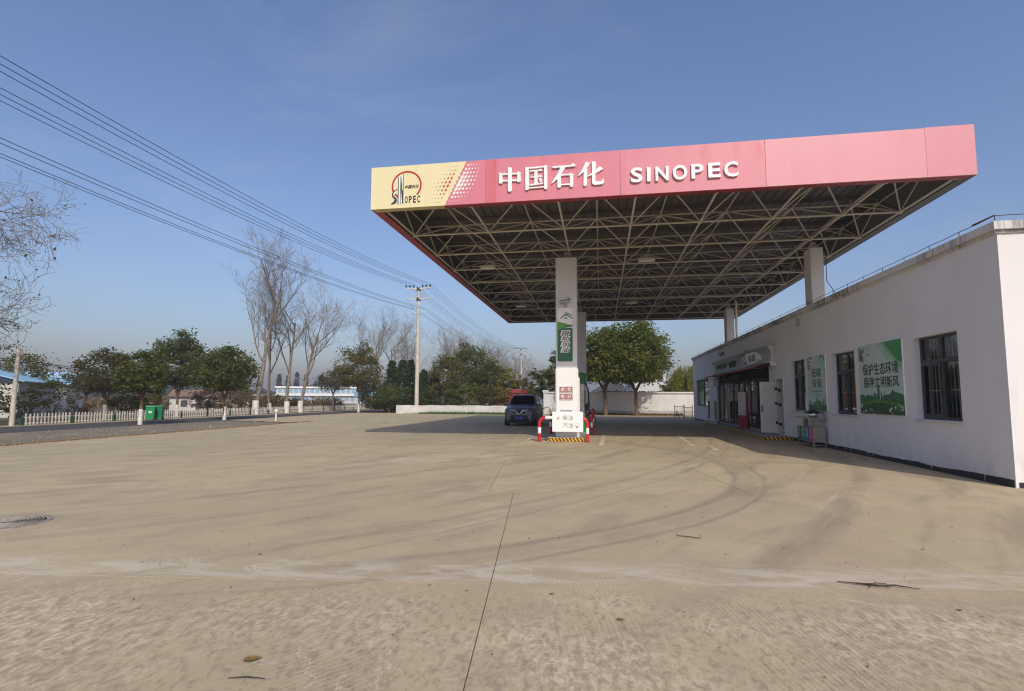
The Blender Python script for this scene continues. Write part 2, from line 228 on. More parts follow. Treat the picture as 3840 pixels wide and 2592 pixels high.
M = dict(
    concrete=concrete_mat(),
    joint=mat('joint_dirt', (.12, .098, .07), .95, var=.3, vscale=20),
    asphalt=ground_mat('asphalt', (.062, .06, .064), (.085, .082, .085), (.11, .105, .10), .3, 30, .4, .008),
    verge=ground_mat('gravel_verge', (.20, .172, .128), (.27, .235, .178), (.155, .135, .085), .6, 9),
    soil=ground_mat('dry_soil', (.15, .115, .075), (.19, .15, .095), (.11, .11, .05), .12, 5),
    dirt=ground_mat('edge_dirt', (.12, .095, .065), (.09, .07, .05), (.20, .16, .10), 1.2, 18),
    strip=ground_mat('dusty_edge', (.42, .34, .22), (.36, .28, .18), (.28, .2, .11), .8, 12, .4, .01),
    white_wall=wall_mat('white_render', (.76, .738, .725), .22),
    cornice=wall_mat('stained_cornice', (.70, .68, .65), .5, 4.86, 1.0),
    old_white=wall_mat('old_limewash', (.76, .73, .69), .55, 2.4, .35),
    low_white=wall_mat('patchy_limewash', (.74, .71, .67), .75, 1.0, .6),
    plinth=mat('black_plinth', (.018, .016, .018), .6, var=.4, vscale=5),
    grey_render=wall_mat('grey_render', (.52, .50, .47), .4),
    steel_paint=mat('cream_steel', (.62, .57, .48), .45, var=.15, vscale=3),
    steel_paint2=mat('cream_brace_steel', (.54, .495, .41), .5, var=.2, vscale=3),
    node_steel=mat('node_steel', (.55, .49, .39), .45, var=.2),
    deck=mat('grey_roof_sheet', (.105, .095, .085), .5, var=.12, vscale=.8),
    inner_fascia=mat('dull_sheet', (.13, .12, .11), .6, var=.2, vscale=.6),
    yellow=faded_red('pale_yellow_film', (.74, .655, .385), (.66, .58, .34), .5),
    red0=faded_red('faded_red_film_a', (.58, .15, .18), (.50, .07, .09)),
    red1=faded_red('faded_red_film_b', (.60, .20, .24), (.55, .12, .15)),
    red2=faded_red('faded_red_film_c', (.615, .225, .262), (.57, .12, .15), .8),
    red3=faded_red('faded_red_film_d', (.635, .275, .305), (.62, .22, .25)),
    red4=faded_red('faded_red_film_e', (.62, .248, .278), (.62, .22, .25)),
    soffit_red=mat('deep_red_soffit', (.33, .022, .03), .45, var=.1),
    side_red=mat('side_red', (.42, .045, .05), .4, var=.12, vscale=.8),
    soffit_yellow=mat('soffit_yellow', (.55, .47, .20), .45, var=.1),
    letter=mat('white_acrylic', (.86, .84, .80), .35, var=.03),
    logo_red=mat('logo_red', (.48, .018, .022), .4, var=.08),
    logo_dark=mat('logo_navy', (.03, .04, .055), .4, var=.1),
    logo_grey=mat('logo_silver', (.42, .46, .50), .4, var=.1),
    logo_pale=mat('logo_pale', (.72, .74, .70), .4, var=.05),
    dot_white=mat('dot_white', (.85, .74, .72), .4, var=.03), dot_red=mat('dot_red', (.50, .05, .05), .4, var=.1), dot_brown=mat('dot_brown', (.40, .26, .13), .4, var=.1),
    col_white=wall_mat('column_paint', (.74, .75, .74), .18), clad_white=mat('white_cladding', (.83, .82, .80), .45, var=.03, vscale=2),
    col_conc=wall_mat('column_render', (.66, .65, .62), .35),
    panel_white=mat('white_panel', (.86, .845, .82), .35, var=.02), g_light=mat('print_lime', (.085, .33, .01), .35, var=.04),
    g_mid=mat('print_green_mid', (.02, .22, .055), .35, var=.04), g_dark=mat('print_green', (.008, .125, .045), .35, var=.04), g_pale=mat('print_pale_green', (.30, .45, .36), .35, var=.05),
    ink=mat('dark_ink', (.02, .035, .025), .45, var=.05), ink_grey=mat('grey_ink', (.26, .27, .28), .45, var=.1), ink_red=mat('red_ink', (.42, .035, .02), .45, var=.1),
    sign_brown=mat('sign_brown', (.27, .185, .165), .5, var=.12), sign_pink=mat('sign_pink', (.78, .60, .56), .5, var=.08), sign_red=mat('sign_red', (.55, .14, .13), .5, var=.1),
    galv=mat('galvanised', (.42, .43, .43), .4, .6, var=.2, vscale=8), steel=mat('brushed_steel', (.46, .42, .37), .33, .75, var=.12, vscale=5, stretch=(1, 1, 12)),
    chrome=mat('chrome', (.75, .76, .78), .15, 1, var=0),
    red_paint=mat('guard_red', (.52, .022, .025), .35, var=.18, vscale=9), white_paint=mat('guard_white', (.82, .81, .79), .4, var=.08, vscale=9),
    y_paint=mat('kerb_yellow', (.66, .34, .012), .55, var=.22, vscale=6), k_paint=mat('kerb_black', (.028, .02, .014), .6, var=.4, vscale=6),
    kerb=mat('kerb_concrete', (.30, .285, .265), .8, var=.25, vscale=5, bump=.3), step=mat('step_concrete', (.34, .32, .30), .85, var=.2, vscale=3, bump=.2),
    alu=mat('dark_aluminium', (.065, .066, .072), .45, .3, var=.15), glass=glass_mat('window_glass', (.75, .8, .8), 1.5), shop_glass=glass_mat('shop_glass', (.40, .45, .45), 1.2),
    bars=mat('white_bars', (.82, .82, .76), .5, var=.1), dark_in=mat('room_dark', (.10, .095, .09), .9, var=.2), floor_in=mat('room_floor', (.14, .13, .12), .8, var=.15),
    sill=mat('pale_sill', (.55, .54, .53), .6, var=.15, vscale=6),
    poster_bg=mat('poster_pale', (.47, .56, .49), .4, var=.03, vscale=1), p_green=mat('poster_green', (.045, .24, .06), .4, var=.12, vscale=2), p_green2=mat('poster_green_soft', (.22, .45, .24), .4, var=.1, vscale=2),
    p_green3=mat('poster_green_wash', (.36, .53, .38), .4, var=.06, vscale=2), p_dark=mat('poster_dark_green', (.012, .07, .02), .4, var=.45, vscale=7), p_field=mat('poster_field', (.07, .19, .025), .4, var=.4, vscale=8), p_hill=mat('poster_hill', (.02, .13, .05), .4, var=.35, vscale=7), p_tower=mat('poster_tower', (.03, .14, .09), .4, var=.2),
    p_violet=mat('poster_violet', (.16, .07, .20), .4, var=.2), p_brown=mat('poster_bark', (.12, .085, .06), .4, var=.5, vscale=14), p_flower=mat('poster_flower', (.72, .74, .66), .4, var=.05),
    shop_band=mat('shop_band_grey', (.36, .375, .37), .5, var=.06, vscale=.7), green_letter=mat('green_letter', (.02, .14, .04), .4, var=.05), orange=mat('orange_print', (.62, .27, .02), .4, var=.1),
    awning=mat('awning_red', (.30, .028, .035), .7, var=.2, vscale=2), awning_edge=mat('awning_edge', (.62, .28, .26), .6, var=.15), led=mat('led_black', (.012, .01, .012), .9, var=.2, spec=.12), led_red=mat('led_red_dull', (.10, .008, .012), .4, var=.5, vscale=18),
    door_white=mat('door_cream', (.70, .69, .63), .5, var=.05, vscale=2), door_groove=mat('door_moulding', (.60, .59, .53), .5, var=.05), hinge=mat('hinge_black', (.012, .012, .013), .4, var=.1), brown_in=mat('brown_door', (.11, .06, .045), .6, var=.15),
    red_stand=mat('red_stand', (.35, .015, .03), .5, var=.15), card=mat('card_white', (.66, .64, .6), .6, var=.1), card_y=mat('card_cream', (.60, .55, .38), .6, var=.15, vscale=4),
    bin_grey=mat('bin_grey', (.055, .06, .065), .45, var=.1), bin_green=mat('bin_green', (.02, .25, .05), .45, var=.08), bin_blue=mat('bin_blue', (.03, .14, .42), .45, var=.08), bin_red=mat('bin_red', (.50, .05, .09), .45, var=.08), bin_icon=mat('bin_icon', (.6, .62, .62), .5, var=.05),
    car_paint=mat('car_grey', (.135, .14, .155), .34, .25, var=.04), car_black=mat('car_black', (.008, .008, .009), .5, var=.1), car_glass=mat('car_glass', (.006, .007, .009), .06, 0, var=0, spec=.8), tyre=mat('tyre', (.014, .014, .015), .85, var=.2), rim=mat('rim', (.35, .36, .38), .35, .8, var=.1), plate=mat('plate_blue', (.02, .06, .36), .45, var=.1), lamp=mat('headlamp', (.35, .37, .36), .12, .2, var=.2, vscale=8), car_in=mat('car_seat', (.30, .22, .19), .8, var=.3),
    pole=mat('pole_concrete', (.52, .47, .39), .85, var=.14, vscale=2, bump=.1), arm=mat('arm_pale', (.52, .53, .50), .5, var=.2), band=mat('pole_band', (.07, .055, .035), .7, var=.3), insul=mat('insulator_blue', (.02, .05, .10), .25, var=.1), insul_w=mat('insulator_white', (.85, .86, .86), .2, var=.05), wire=mat('wire', (.035, .042, .06), .6, var=0),
    picket=mat('picket_white', (.72, .68, .58), .6, var=.12), post_green=mat('post_green', (.02, .075, .045), .5, var=.2), bin_g=mat('wheelie_green', (.012, .27, .085), .45, var=.08), bin_g2=mat('wheelie_green_b', (.01, .20, .085), .45, var=.08),
    bark=mat('poplar_bark', (.20, .165, .125), .9, var=.35, vscale=5, bump=.4), twig=mat('twig', (.24, .205, .165), .9, var=.2), trunk=mat('camphor_bark', (.14, .095, .06), .9, var=.35, vscale=6, bump=.4), lime=mat('limewash_trunk', (.66, .62, .56), .9, var=.18, vscale=6),
    roof_blue=mat('roof_light_blue', (.30, .50, .66), .5, var=.15, vscale=1.5), gable_blue=mat('gable_blue', (.012, .03, .10), .6, var=.3), house_w=wall_mat('house_wall', (.66, .63, .60), .8), roof_tile=mat('old_roof_tile', (.20, .12, .09), .9, var=.4, vscale=3), far_white=mat('far_white', (.50, .50, .49), .7, var=.1), far_blue=mat('far_blue', (.20, .33, .43), .5, var=.2), wood=mat('weathered_wood', (.14, .115, .09), .9, var=.3), iron=mat('rusty_iron', (.06, .05, .045), .7, var=.3),
    manhole=mat('cast_iron_dusty', (.27, .235, .19), .85, .0, var=.3, vscale=14, bump=.4), dead_leaf=mat('dead_leaf', (.20, .12, .035), .7, var=.3, vscale=30), dry_twig=mat('dry_twig', (.075, .05, .035), .9, var=.3),
    lane=mat('worn_lane_paint', (.62, .54, .43), .8, var=.25, vscale=4), marker=mat('marker_white', (.75, .70, .64), .6, var=.1), shed_red=mat('shed_red', (.23, .035, .03), .6, var=.2),
    lf_camphor=leaf_mat('leaf_camphor', (.045, .075, .012), (.125, .14, .022), (.20, .17, .028)), lf_dark=leaf_mat('leaf_dark', (.04, .062, .012), (.088, .105, .020), (.125, .118, .022)),
    lf_brown=leaf_mat('leaf_brownish', (.065, .06, .018), (.12, .095, .03), (.07, .08, .02)), lf_olive=leaf_mat('leaf_olive', (.055, .065, .012), (.125, .115, .025), (.17, .105, .03)), lf_yellow=leaf_mat('leaf_yellow', (.17, .17, .02), (.27, .24, .035), (.10, .14, .02), .3), lf_ochre=leaf_mat('leaf_ochre', (.16, .10, .03), (.20, .14, .05), (.11, .10, .03)), lf_conifer=leaf_mat('leaf_conifer', (.02, .048, .014), (.04, .075, .02), (.05, .085, .018), .12), lf_dry=leaf_mat('leaf_dry', (.13, .075, .035), (.20, .12, .05), (.09, .09, .03)), lf_grass=leaf_mat('leaf_grass', (.05, .12, .02), (.10, .20, .03), None, .3), lf_far=leaf_mat('leaf_far', (.06, .058, .05), (.085, .08, .065)), lf_last=leaf_mat('leaf_last', (.10, .09, .03), (.16, .13, .04)), lf_pot=leaf_mat('leaf_pot', (.02, .055, .012), (.05, .10, .02)),
    pebble=mat('pebble', (.21, .185, .145), .9, var=.4, vscale=3),
)
# ------------------------------------------------------------------ geometry helpers
class MB:
    """collects boxes, tubes, prisms and flats into ONE mesh"""
    def __init__(s): s.v = []; s.f = []; s.mi = []; s.sm = []
    def add(s, vs, fs, mi=0, sm=False):
        o = len(s.v); s.v += [tuple(p) for p in vs]
        for f in fs: s.f.append([i+o for i in f]); s.mi.append(mi); s.sm.append(sm)
        return s
    def box(s, a, b, mi=0):
        x0, y0, z0 = (min(a[i], b[i]) for i in range(3)); x1, y1, z1 = (max(a[i], b[i]) for i in range(3))
        return s.add([(x0, y0, z0), (x1, y0, z0), (x1, y1, z0), (x0, y1, z0), (x0, y0, z1), (x1, y0, z1), (x1, y1, z1), (x0, y1, z1)],
                     [(3, 2, 1, 0), (4, 5, 6, 7), (0, 1, 5, 4), (1, 2, 6, 5), (2, 3, 7, 6), (3, 0, 4, 7)], mi)
    def bbox(s, a, b, c=.02, mi=0):
        """box with chamfered vertical and top edges"""
        x0, y0, z0 = a; x1, y1, z1 = b
        def ring(z, k): return [(x0+k+c, y0+k, z), (x1-k-c, y0+k, z), (x1-k, y0+k+c, z), (x1-k, y1-k-c, z), (x1-k-c, y1-k, z), (x0+k+c, y1-k, z), (x0+k, y1-k-c, z), (x0+k, y0+k+c, z)]
        vs = ring(z0, 0)+ring(z1-c, 0)+ring(z1, c*.7)
        fs = [tuple(range(7, -1, -1)), tuple(range(16, 24))]
        for L in (0, 8):
            for i in range(8): fs.append((L+i, L+(i+1) % 8, L+8+(i+1) % 8, L+8+i))
        return s.add(vs, fs, mi)
    def tube(s, pts, rad, seg=8, mi=0, cap=True, sm=True):
        pts = [Vector(p) for p in pts]; n = len(pts)
        rads = rad if isinstance(rad, (list, tuple)) else [rad]*n
        vs = []; ref = None
        for i, p in enumerate(pts):
            d = (pts[min(i+1, n-1)]-pts[max(i-1, 0)]).normalized()
            if ref is None:
                ref = d.cross(Vector((0, 0, 1)) if abs(d.z) < .9 else Vector((1, 0, 0))).normalized()
            ref = (ref-d*ref.dot(d)).normalized(); b = d.cross(ref)
            for k in range(seg):
                a = 2*math.pi*k/seg; vs.append(p+(ref*math.cos(a)+b*math.sin(a))*rads[i])
        fs = []
        for i in range(n-1):
            for k in range(seg): fs.append((i*seg+k, i*seg+(k+1) % seg, (i+1)*seg+(k+1) % seg, (i+1)*seg+k))
        s.add(vs, fs, mi, sm)
        if cap: s.add(vs[:seg], [tuple(range(seg-1, -1, -1))], mi); s.add(vs[-seg:], [tuple(range(seg))], mi)
        return s
    def lathe(s, prof, c=(0, 0, 0), seg=16, mi=0, axis='z', sm=True):
        vs = []; n = len(prof)
        for r, h in prof:
            for k in range(seg):
                a = 2*math.pi*k/seg; x, y = r*math.cos(a), r*math.sin(a)
                p = (x, y, h) if axis == 'z' else ((h, x, y) if axis == 'x' else (y, h, x))
                vs.append((p[0]+c[0], p[1]+c[1], p[2]+c[2]))
        fs = []
        for i in range(n-1):
            for k in range(seg): fs.append((i*seg+k, i*seg+(k+1) % seg, (i+1)*seg+(k+1) % seg, (i+1)*seg+k))
        s.add(vs, fs, mi, sm)
        if prof[0][0] > 1e-6: s.add(vs[:seg], [tuple(range(seg-1, -1, -1))], mi)
        if prof[-1][0] > 1e-6: s.add(vs[-seg:], [tuple(range(seg))], mi)
        return s
    def prism(s, poly, fm, d0, d1, mi=0):
        """2D polygon (u, v) mapped by fm(u, v, d), extruded between depths d0 (back) and d1 (front)"""
        n = len(poly); vs = [fm(u, v, d0) for u, v in poly]+[fm(u, v, d1) for u, v in poly]
        return s.add(vs, [tuple(range(n-1, -1, -1)), tuple(range(n, 2*n))]+[(i, (i+1) % n, n+(i+1) % n, n+i) for i in range(n)], mi)
    def mesh(s, name, mats, fixn=False):
        me = bpy.data.meshes.new(name); me.from_pydata(s.v, [], s.f)
        for m in (mats if isinstance(mats, (list, tuple)) else [mats]): me.materials.append(m)
        if any(s.mi): me.polygons.foreach_set('material_index', s.mi)
        if any(s.sm): me.polygons.foreach_set('use_smooth', s.sm)
        if fixn:
            bm = bmesh.new(); bm.from_mesh(me); bmesh.ops.recalc_face_normals(bm, faces=bm.faces); bm.to_mesh(me); bm.free()
        me.update(); return me
    def build(s, name, mats, parent=None, fixn=False):
        return link(name, s.mesh(name, mats, fixn), parent)

def link(name, me, parent=None):
    o = bpy.data.objects.new(name, me); COL.objects.link(o)
    if parent is not None: o.parent = parent
    return o
def tag(o, label=None, cat=None, group=None, kind=None):
    if label: o['label'] = label
    if cat: o['category'] = cat
    if group: o['group'] = group
    if kind: o['kind'] = kind
    return o
def thing(name, label, cat, loc=(0, 0, 0), rz=0, group=None):
    o = bpy.data.objects.new(name, None); COL.objects.link(o); o.location = loc; o.rotation_euler = (0, 0, rz); o.empty_display_size = .2
    return tag(o, label, cat, group)
def copy_tree(o, parent=None):
    c = o.copy(); COL.objects.link(c)
    if parent is not None: c.parent = parent
    for ch in list(o.children): copy_tree(ch, c)
    return c
def place(me, name, parent, mtx):
    o = link(name, me, parent); o.matrix_local = mtx; return o

# local frame of a thing: parts are modelled in the thing's own coordinates
def text_mesh(name, txt, size, m, parent, mtx, ext=0.0, off=0.0, shear=0.0, align='CENTER', sx=1.0, spacing=1.0, bevel=0.0):
    c = bpy.data.curves.new(name, 'FONT'); c.body = txt; c.size = size; c.extrude = ext; c.offset = off; c.shear = shear
    c.align_x = align; c.align_y = 'CENTER'; c.space_character = spacing; c.resolution_u = 3
    if bevel: c.bevel_depth = bevel; c.bevel_resolution = 1
    t = bpy.data.objects.new(name+'_src', c); COL.objects.link(t)
    dg = bpy.context.evaluated_depsgraph_get(); me = bpy.data.meshes.new_from_object(t.evaluated_get(dg))
    bpy.data.objects.remove(t); bpy.data.curves.remove(c)
    me.materials.clear(); me.materials.append(m); me.name = name
    o = link(name, me, parent); o.matrix_local = mtx @ Matrix.Diagonal((sx, 1, 1, 1)); return o
def fit_text(o, u0, u1, v0, v1, mtx, depth_scale=1.0):
    """scale the letter mesh to an exact rectangle of its sign face"""
    co = np.empty(len(o.data.vertices)*3); o.data.vertices.foreach_get('co', co); co = co.reshape(-1, 3)
    lo, hi = co[:, :2].min(0), co[:, :2].max(0); sc = (np.array([u1-u0, v1-v0])/(hi-lo)); co[:, :2] = (co[:, :2]-lo)*sc+np.array([u0, v0])
    o.data.vertices.foreach_set('co', co.ravel()); o.data.update(); o.matrix_local = mtx
FRONT = Matrix(((1, 0, 0, 0), (0, 0, -1, 0), (0, 1, 0, 0), (0, 0, 0, 1)))       # u -> +x, v -> +z, faces -y
LEFT = Matrix(((0, 0, -1, 0), (-1, 0, 0, 0), (0, 1, 0, 0), (0, 0, 0, 1)))       # u -> -y, v -> +z, faces -x

def clip_poly(P, Q):
    """Sutherland-Hodgman: P clipped by convex counter-clockwise Q"""
    out = list(P)
    for i in range(len(Q)):
        a, b = Q[i], Q[(i+1) % len(Q)]; inp, out = out, []
        def side(p): return (b[0]-a[0])*(p[1]-a[1])-(b[1]-a[1])*(p[0]-a[0])
        for j in range(len(inp)):
            p, q = inp[j], inp[(j+1) % len(inp)]; sp, sq = side(p), side(q)
            if sp >= 0: out.append(p)
            if sp*sq < 0: t = sp/(sp-sq); out.append((p[0]+(q[0]-p[0])*t, p[1]+(q[1]-p[1])*t))
        if not out: return []
    return out
def sheet(name, poly, z, m, parent=None):
    return MB().add([(x, y, z) for x, y in poly], [tuple(range(len(poly)))]).build(name, m, parent)

# ------------------------------------------------------------------ the ground
tag(sheet('ground', [(-2500, -600), (2500, -600), (2500, 3500), (-2500, 3500)], -.12, M['soil']), kind='structure')
LOT = [(-18.45, -6), (16, -6), (16, 53.2), (-26.2, 53.2), (-25.9, 33.0), (-19.2, 32.4)]
LOTA = [(-18.3, -6), (16, -6), (16, 51.6), (-18.9, 51.6), (-19.0, 20)]          # convex main part
LOTB = [(-25.7, 33.2), (-18.9, 31.2), (-18.9, 53.0), (-26.0, 53.0)]             # the way out to the road
fc = MB()
for P in (LOTA, LOTB):
    fc.add([(x, y, -.0055) for x, y in P], [tuple(range(len(P)))])
fc = tag(fc.build('forecourt', M['joint']), kind='structure')
A = .118; ca, sa = math.cos(A), math.sin(A); O = Vector((2.42, 9.28))
W_, L_ = 4.31, 4.34
g = .0042
rs = random.Random(3)
for P in (LOTA, LOTB):
    for j in range(-5, 14):
        shift = {0: 0.0, -1: .42, -2: .42}.get(j, rs.uniform(-.25, .25))
        for i in range(-9, 6):
            u0, v0 = i*W_+shift, j*L_
            q = [(u0+g, v0+g), (u0+W_-g, v0+g), (u0+W_-g, v0+L_-g), (u0+g, v0+L_-g)]
            q = [(O.x+u*ca-v*sa, O.y+u*sa+v*ca) for u, v in q]
            q = clip_poly(q, P)
            if len(q) < 3: continue
            area = abs(sum(q[k][0]*q[(k+1) % len(q)][1]-q[(k+1) % len(q)][0]*q[k][1] for k in range(len(q))))/2
            if area < .25: continue
            cx = sum(p[0] for p in q)/len(q); cy = sum(p[1] for p in q)/len(q); n = len(q)
            k = .0022/max(.5, math.sqrt(area))
            dz = rs.uniform(-.0015, .0015)
            top = [(x, y, dz) for x, y in q]; mid = [(x, y, dz-.003) for x, y in q]; bot = [(x, y, -.0052) for x, y in q]
            vs = top+mid+bot
            fs = [tuple(range(n))]+[(n+t, n+(t+1) % n, (t+1) % n, t) for t in range(n)]+[(2*n+t, 2*n+(t+1) % n, n+(t+1) % n, n+t) for t in range(n)]
            MB().add(vs, fs).build('concrete_slab', M['concrete'], fc)
tag(sheet('road', [(-26.0, -60), (-26.0, 420), (-31.4, 420), (-31.4, -60)], -.05, M['asphalt']), kind='structure')
tag(sheet('gravel_verge', [(-18.62, -60), (-19.35, 32.3), (-21.5, 33.2), (-25.95, 33.0), (-25.95, -60)], -.04, M['verge']), kind='structure')
tag(sheet('roadside_path', [(-31.45, -60), (-31.45, 200), (-33.2, 200), (-33.2, -60)], -.06, M['strip']), kind='structure')
tag(sheet('dirt_edge', [(-18.28, -8), (-18.98, 20), (-18.95, 32), (-19.5, 33), (-19.5, 20), (-18.72, -8)], -.012, M['dirt']), kind='structure')
tag(sheet('dusty_edge', [(-26.1, 53.05), (16, 51.65), (16, 55.2), (-26.1, 55.2)], -.03, M['strip']), kind='structure')
# loose stones on the verge and dry litter at its edge
pb = MB(); r2 = random.Random(11)
for i in range(1500):
    y = r2.uniform(10, 34); x = r2.uniform(-25.6, -19.0)
    a = r2.uniform(.015, .05)*(1+ (r2.random() < .06)); h = a*r2.uniform(.5, .9); t = r2.uniform(0, 6.28)
    vs = [(x+a*math.cos(t+k*1.57)*r2.uniform(.7, 1.1), y+a*math.sin(t+k*1.57)*r2.uniform(.7, 1.1), -.045) for k in range(4)]+[(x, y, -.04+h)]
    pb.add(vs, [(0, 1, 4), (1, 2, 4), (2, 3, 4), (3, 0, 4)])
tag(pb.build('loose_stones', M['pebble']), kind='stuff')
# worn lane paint beside the pump island
for k, (x0, y0, x1, y1, wd) in enumerate(((.0, 18.35, .13, 23.6, .2), (3.05, 18.75, 3.3, 24.5, .2), (3.5, 17.3, 3.62, 19.0, .19), (-2.7, 18.2, -2.85, 24, .12), (-5.6, 18.1, -3.0, 23.5, .14), (-2.6, 14.9, -1.55, 15.5, .1))):
    d = Vector((x1-x0, y1-y0)).normalized(); nrm = Vector((-d.y, d.x))*wd/2
    m_ = MB(); L = (Vector((x1, y1))-Vector((x0, y0))).length; p = 0
    while p < L:
        q = min(L, p+rs.uniform(.15, .5)); wj = rs.uniform(.55, 1.0)
        a = Vector((x0, y0))+d*p; b = Vector((x0, y0))+d*q
        m_.add([(*(a-nrm*wj), .006), (*(b-nrm*wj), .006), (*(b+nrm*wj), .006), (*(a+nrm*wj), .006)], [(0, 1, 2, 3)]); p = q+(rs.uniform(.03, .12) if rs.random() < .7 else 0)
    tag(m_.build('lane_marking', M['lane'], None, True), kind='structure')

# ------------------------------------------------------------------ station building (right)
XW = 7.28; BY0, BY1, BZ = 10.95, 44.05, 4.69
bld = thing('station_building', 'long single storey white station building with flat roof and dark windows', 'building', (XW, BY0, 0))
def B(x, y, z): return (x-XW, y-BY0, z)
OPEN = [(12.25, 13.81, 1.12, 3.0), (16.78, 18.30, 1.12, 3.0), (20.59, 22.01, 1.15, 3.03), (22.93, 23.76, .16, 2.40), (24.75, 35.55, .16, 3.06), (38.0, 42.63, 1.1, 3.01)]
ys = sorted({BY0, BY1, *[o[0] for o in OPEN], *[o[1] for o in OPEN]}); zs = sorted({0, BZ, *[o[2] for o in OPEN], *[o[3] for o in OPEN]})
T = .24
fw = MB()
def is_open(ya, yb, za, zb):
    cy, cz = (ya+yb)/2, (za+zb)/2
    return any(a < cy < b and c < cz < d for a, b, c, d in OPEN)
for ya, yb in zip(ys, ys[1:]):
    for za, zb in zip(zs, zs[1:]):
        if is_open(ya, yb, za, zb): continue
        fw.add([B(XW, ya, za), B(XW, yb, za), B(XW, yb, zb), B(XW, ya, zb)], [(3, 2, 1, 0)])
        fw.add([B(XW+T, ya, za), B(XW+T, yb, za), B(XW+T, yb, zb), B(XW+T, ya, zb)], [(0, 1, 2, 3)])
for a, b, c, d in OPEN:
    fw.add([B(XW, a, c), B(XW+T, a, c), B(XW+T, a, d), B(XW, a, d)], [(0, 1, 2, 3)]); fw.add([B(XW, b, c), B(XW+T, b, c), B(XW+T, b, d), B(XW, b, d)], [(3, 2, 1, 0)])
    fw.add([B(XW, a, c), B(XW, b, c), B(XW+T, b, c), B(XW+T, a, c)], [(0, 1, 2, 3)]); fw.add([B(XW, a, d), B(XW, b, d), B(XW+T, b, d), B(XW+T, a, d)], [(3, 2, 1, 0)])
fw.build('front_wall', M['white_wall'], bld)
ew = MB().box(B(XW+.002, BY0, 0), B(19, BY0+.238, BZ-.002)).build('end_wall', M['white_wall'], bld)
MB().box(B(XW+.002, BY1-.238, 0), B(19, BY1, BZ-.002)).build('end_wall', M['white_wall'], bld)
MB().box(B(18.76, BY0+.24, 0), B(19, BY1-.24, BZ)).build('back_wall', M['white_wall'], bld)
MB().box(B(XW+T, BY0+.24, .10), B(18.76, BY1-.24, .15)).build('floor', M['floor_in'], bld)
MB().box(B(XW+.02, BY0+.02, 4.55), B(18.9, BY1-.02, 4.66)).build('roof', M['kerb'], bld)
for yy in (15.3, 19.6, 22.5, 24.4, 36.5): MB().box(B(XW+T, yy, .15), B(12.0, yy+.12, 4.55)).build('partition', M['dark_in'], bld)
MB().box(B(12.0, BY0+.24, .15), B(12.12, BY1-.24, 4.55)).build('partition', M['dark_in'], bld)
# projecting cornice with a drip moulding underneath
cn = MB(); ci, co_ = XW+.25, XW-.10
cn.box(B(co_, BY0-.10, BZ+.012), B(ci, BY1+.10, BZ+.165)); cn.box(B(ci, BY0-.10, BZ+.012), B(19.1, BY0+.25, BZ+.165))
cn.box(B(ci, BY1-.25, BZ+.012), B(19.1, BY1+.10, BZ+.165))
cn.box(B(XW-.035, BY0-.035, BZ-.05), B(XW+.1, BY1+.035, BZ+.010)); cn.box(B(XW+.1, BY0-.035, BZ-.05), B(19.05, BY0+.1, BZ+.010))
cn.build('cornice', M['cornice'], bld)
# ragged black plinth band, broken by pale gaps
r3 = random.Random(5); y = BY0+.03; k = 0
pl = MB(); h = .17; seen_door = 0
runs = []
for ra, rb_ in ((BY0+.03, 22.9), (23.8, 24.72), (35.6, BY1)):
    y = ra; pl = MB()
    while y < rb_-.02:
        e = min(rb_, y+r3.uniform(.12, .5)); h = min(.135, max(.10, h+r3.uniform(-.014, .014)))
        gap = .03 if r3.random() < .12 else 0
        hb = max(.095, h+r3.uniform(-.010, .010))
        pl.add([B(XW-.006, y, .0), B(XW-.006, e-gap, .0), B(XW-.006, e-gap, hb), B(XW-.006, y, h), B(XW+.01, y, 0), B(XW+.01, e-gap, 0), B(XW+.01, e-gap, h), B(XW+.01, y, h)],
               [(3, 2, 1, 0), (3, 7, 6, 2), (0, 4, 7, 3), (2, 6, 5, 1)])
        if gap: pl.add([B(XW-.004, e-gap, 0), B(XW-.004, e, 0), B(XW-.004, e, .03), B(XW-.004, e-gap, .03)], [(3, 2, 1, 0)])
        y = e
    pl.build('plinth', M['plinth'], bld)
x = XW+.05; pl = MB()
while x < 18.9:
    e = x+r3.uniform(.2, .6); h = r3.uniform(.10, .13)
    pl.add([B(x, BY0-.008, 0), B(e, BY0-.008, 0), B(e, BY0-.008, h), B(x, BY0-.008, h-.01)], [(0, 1, 2, 3)]); x = e
pl.build('plinth', M['plinth'], bld)
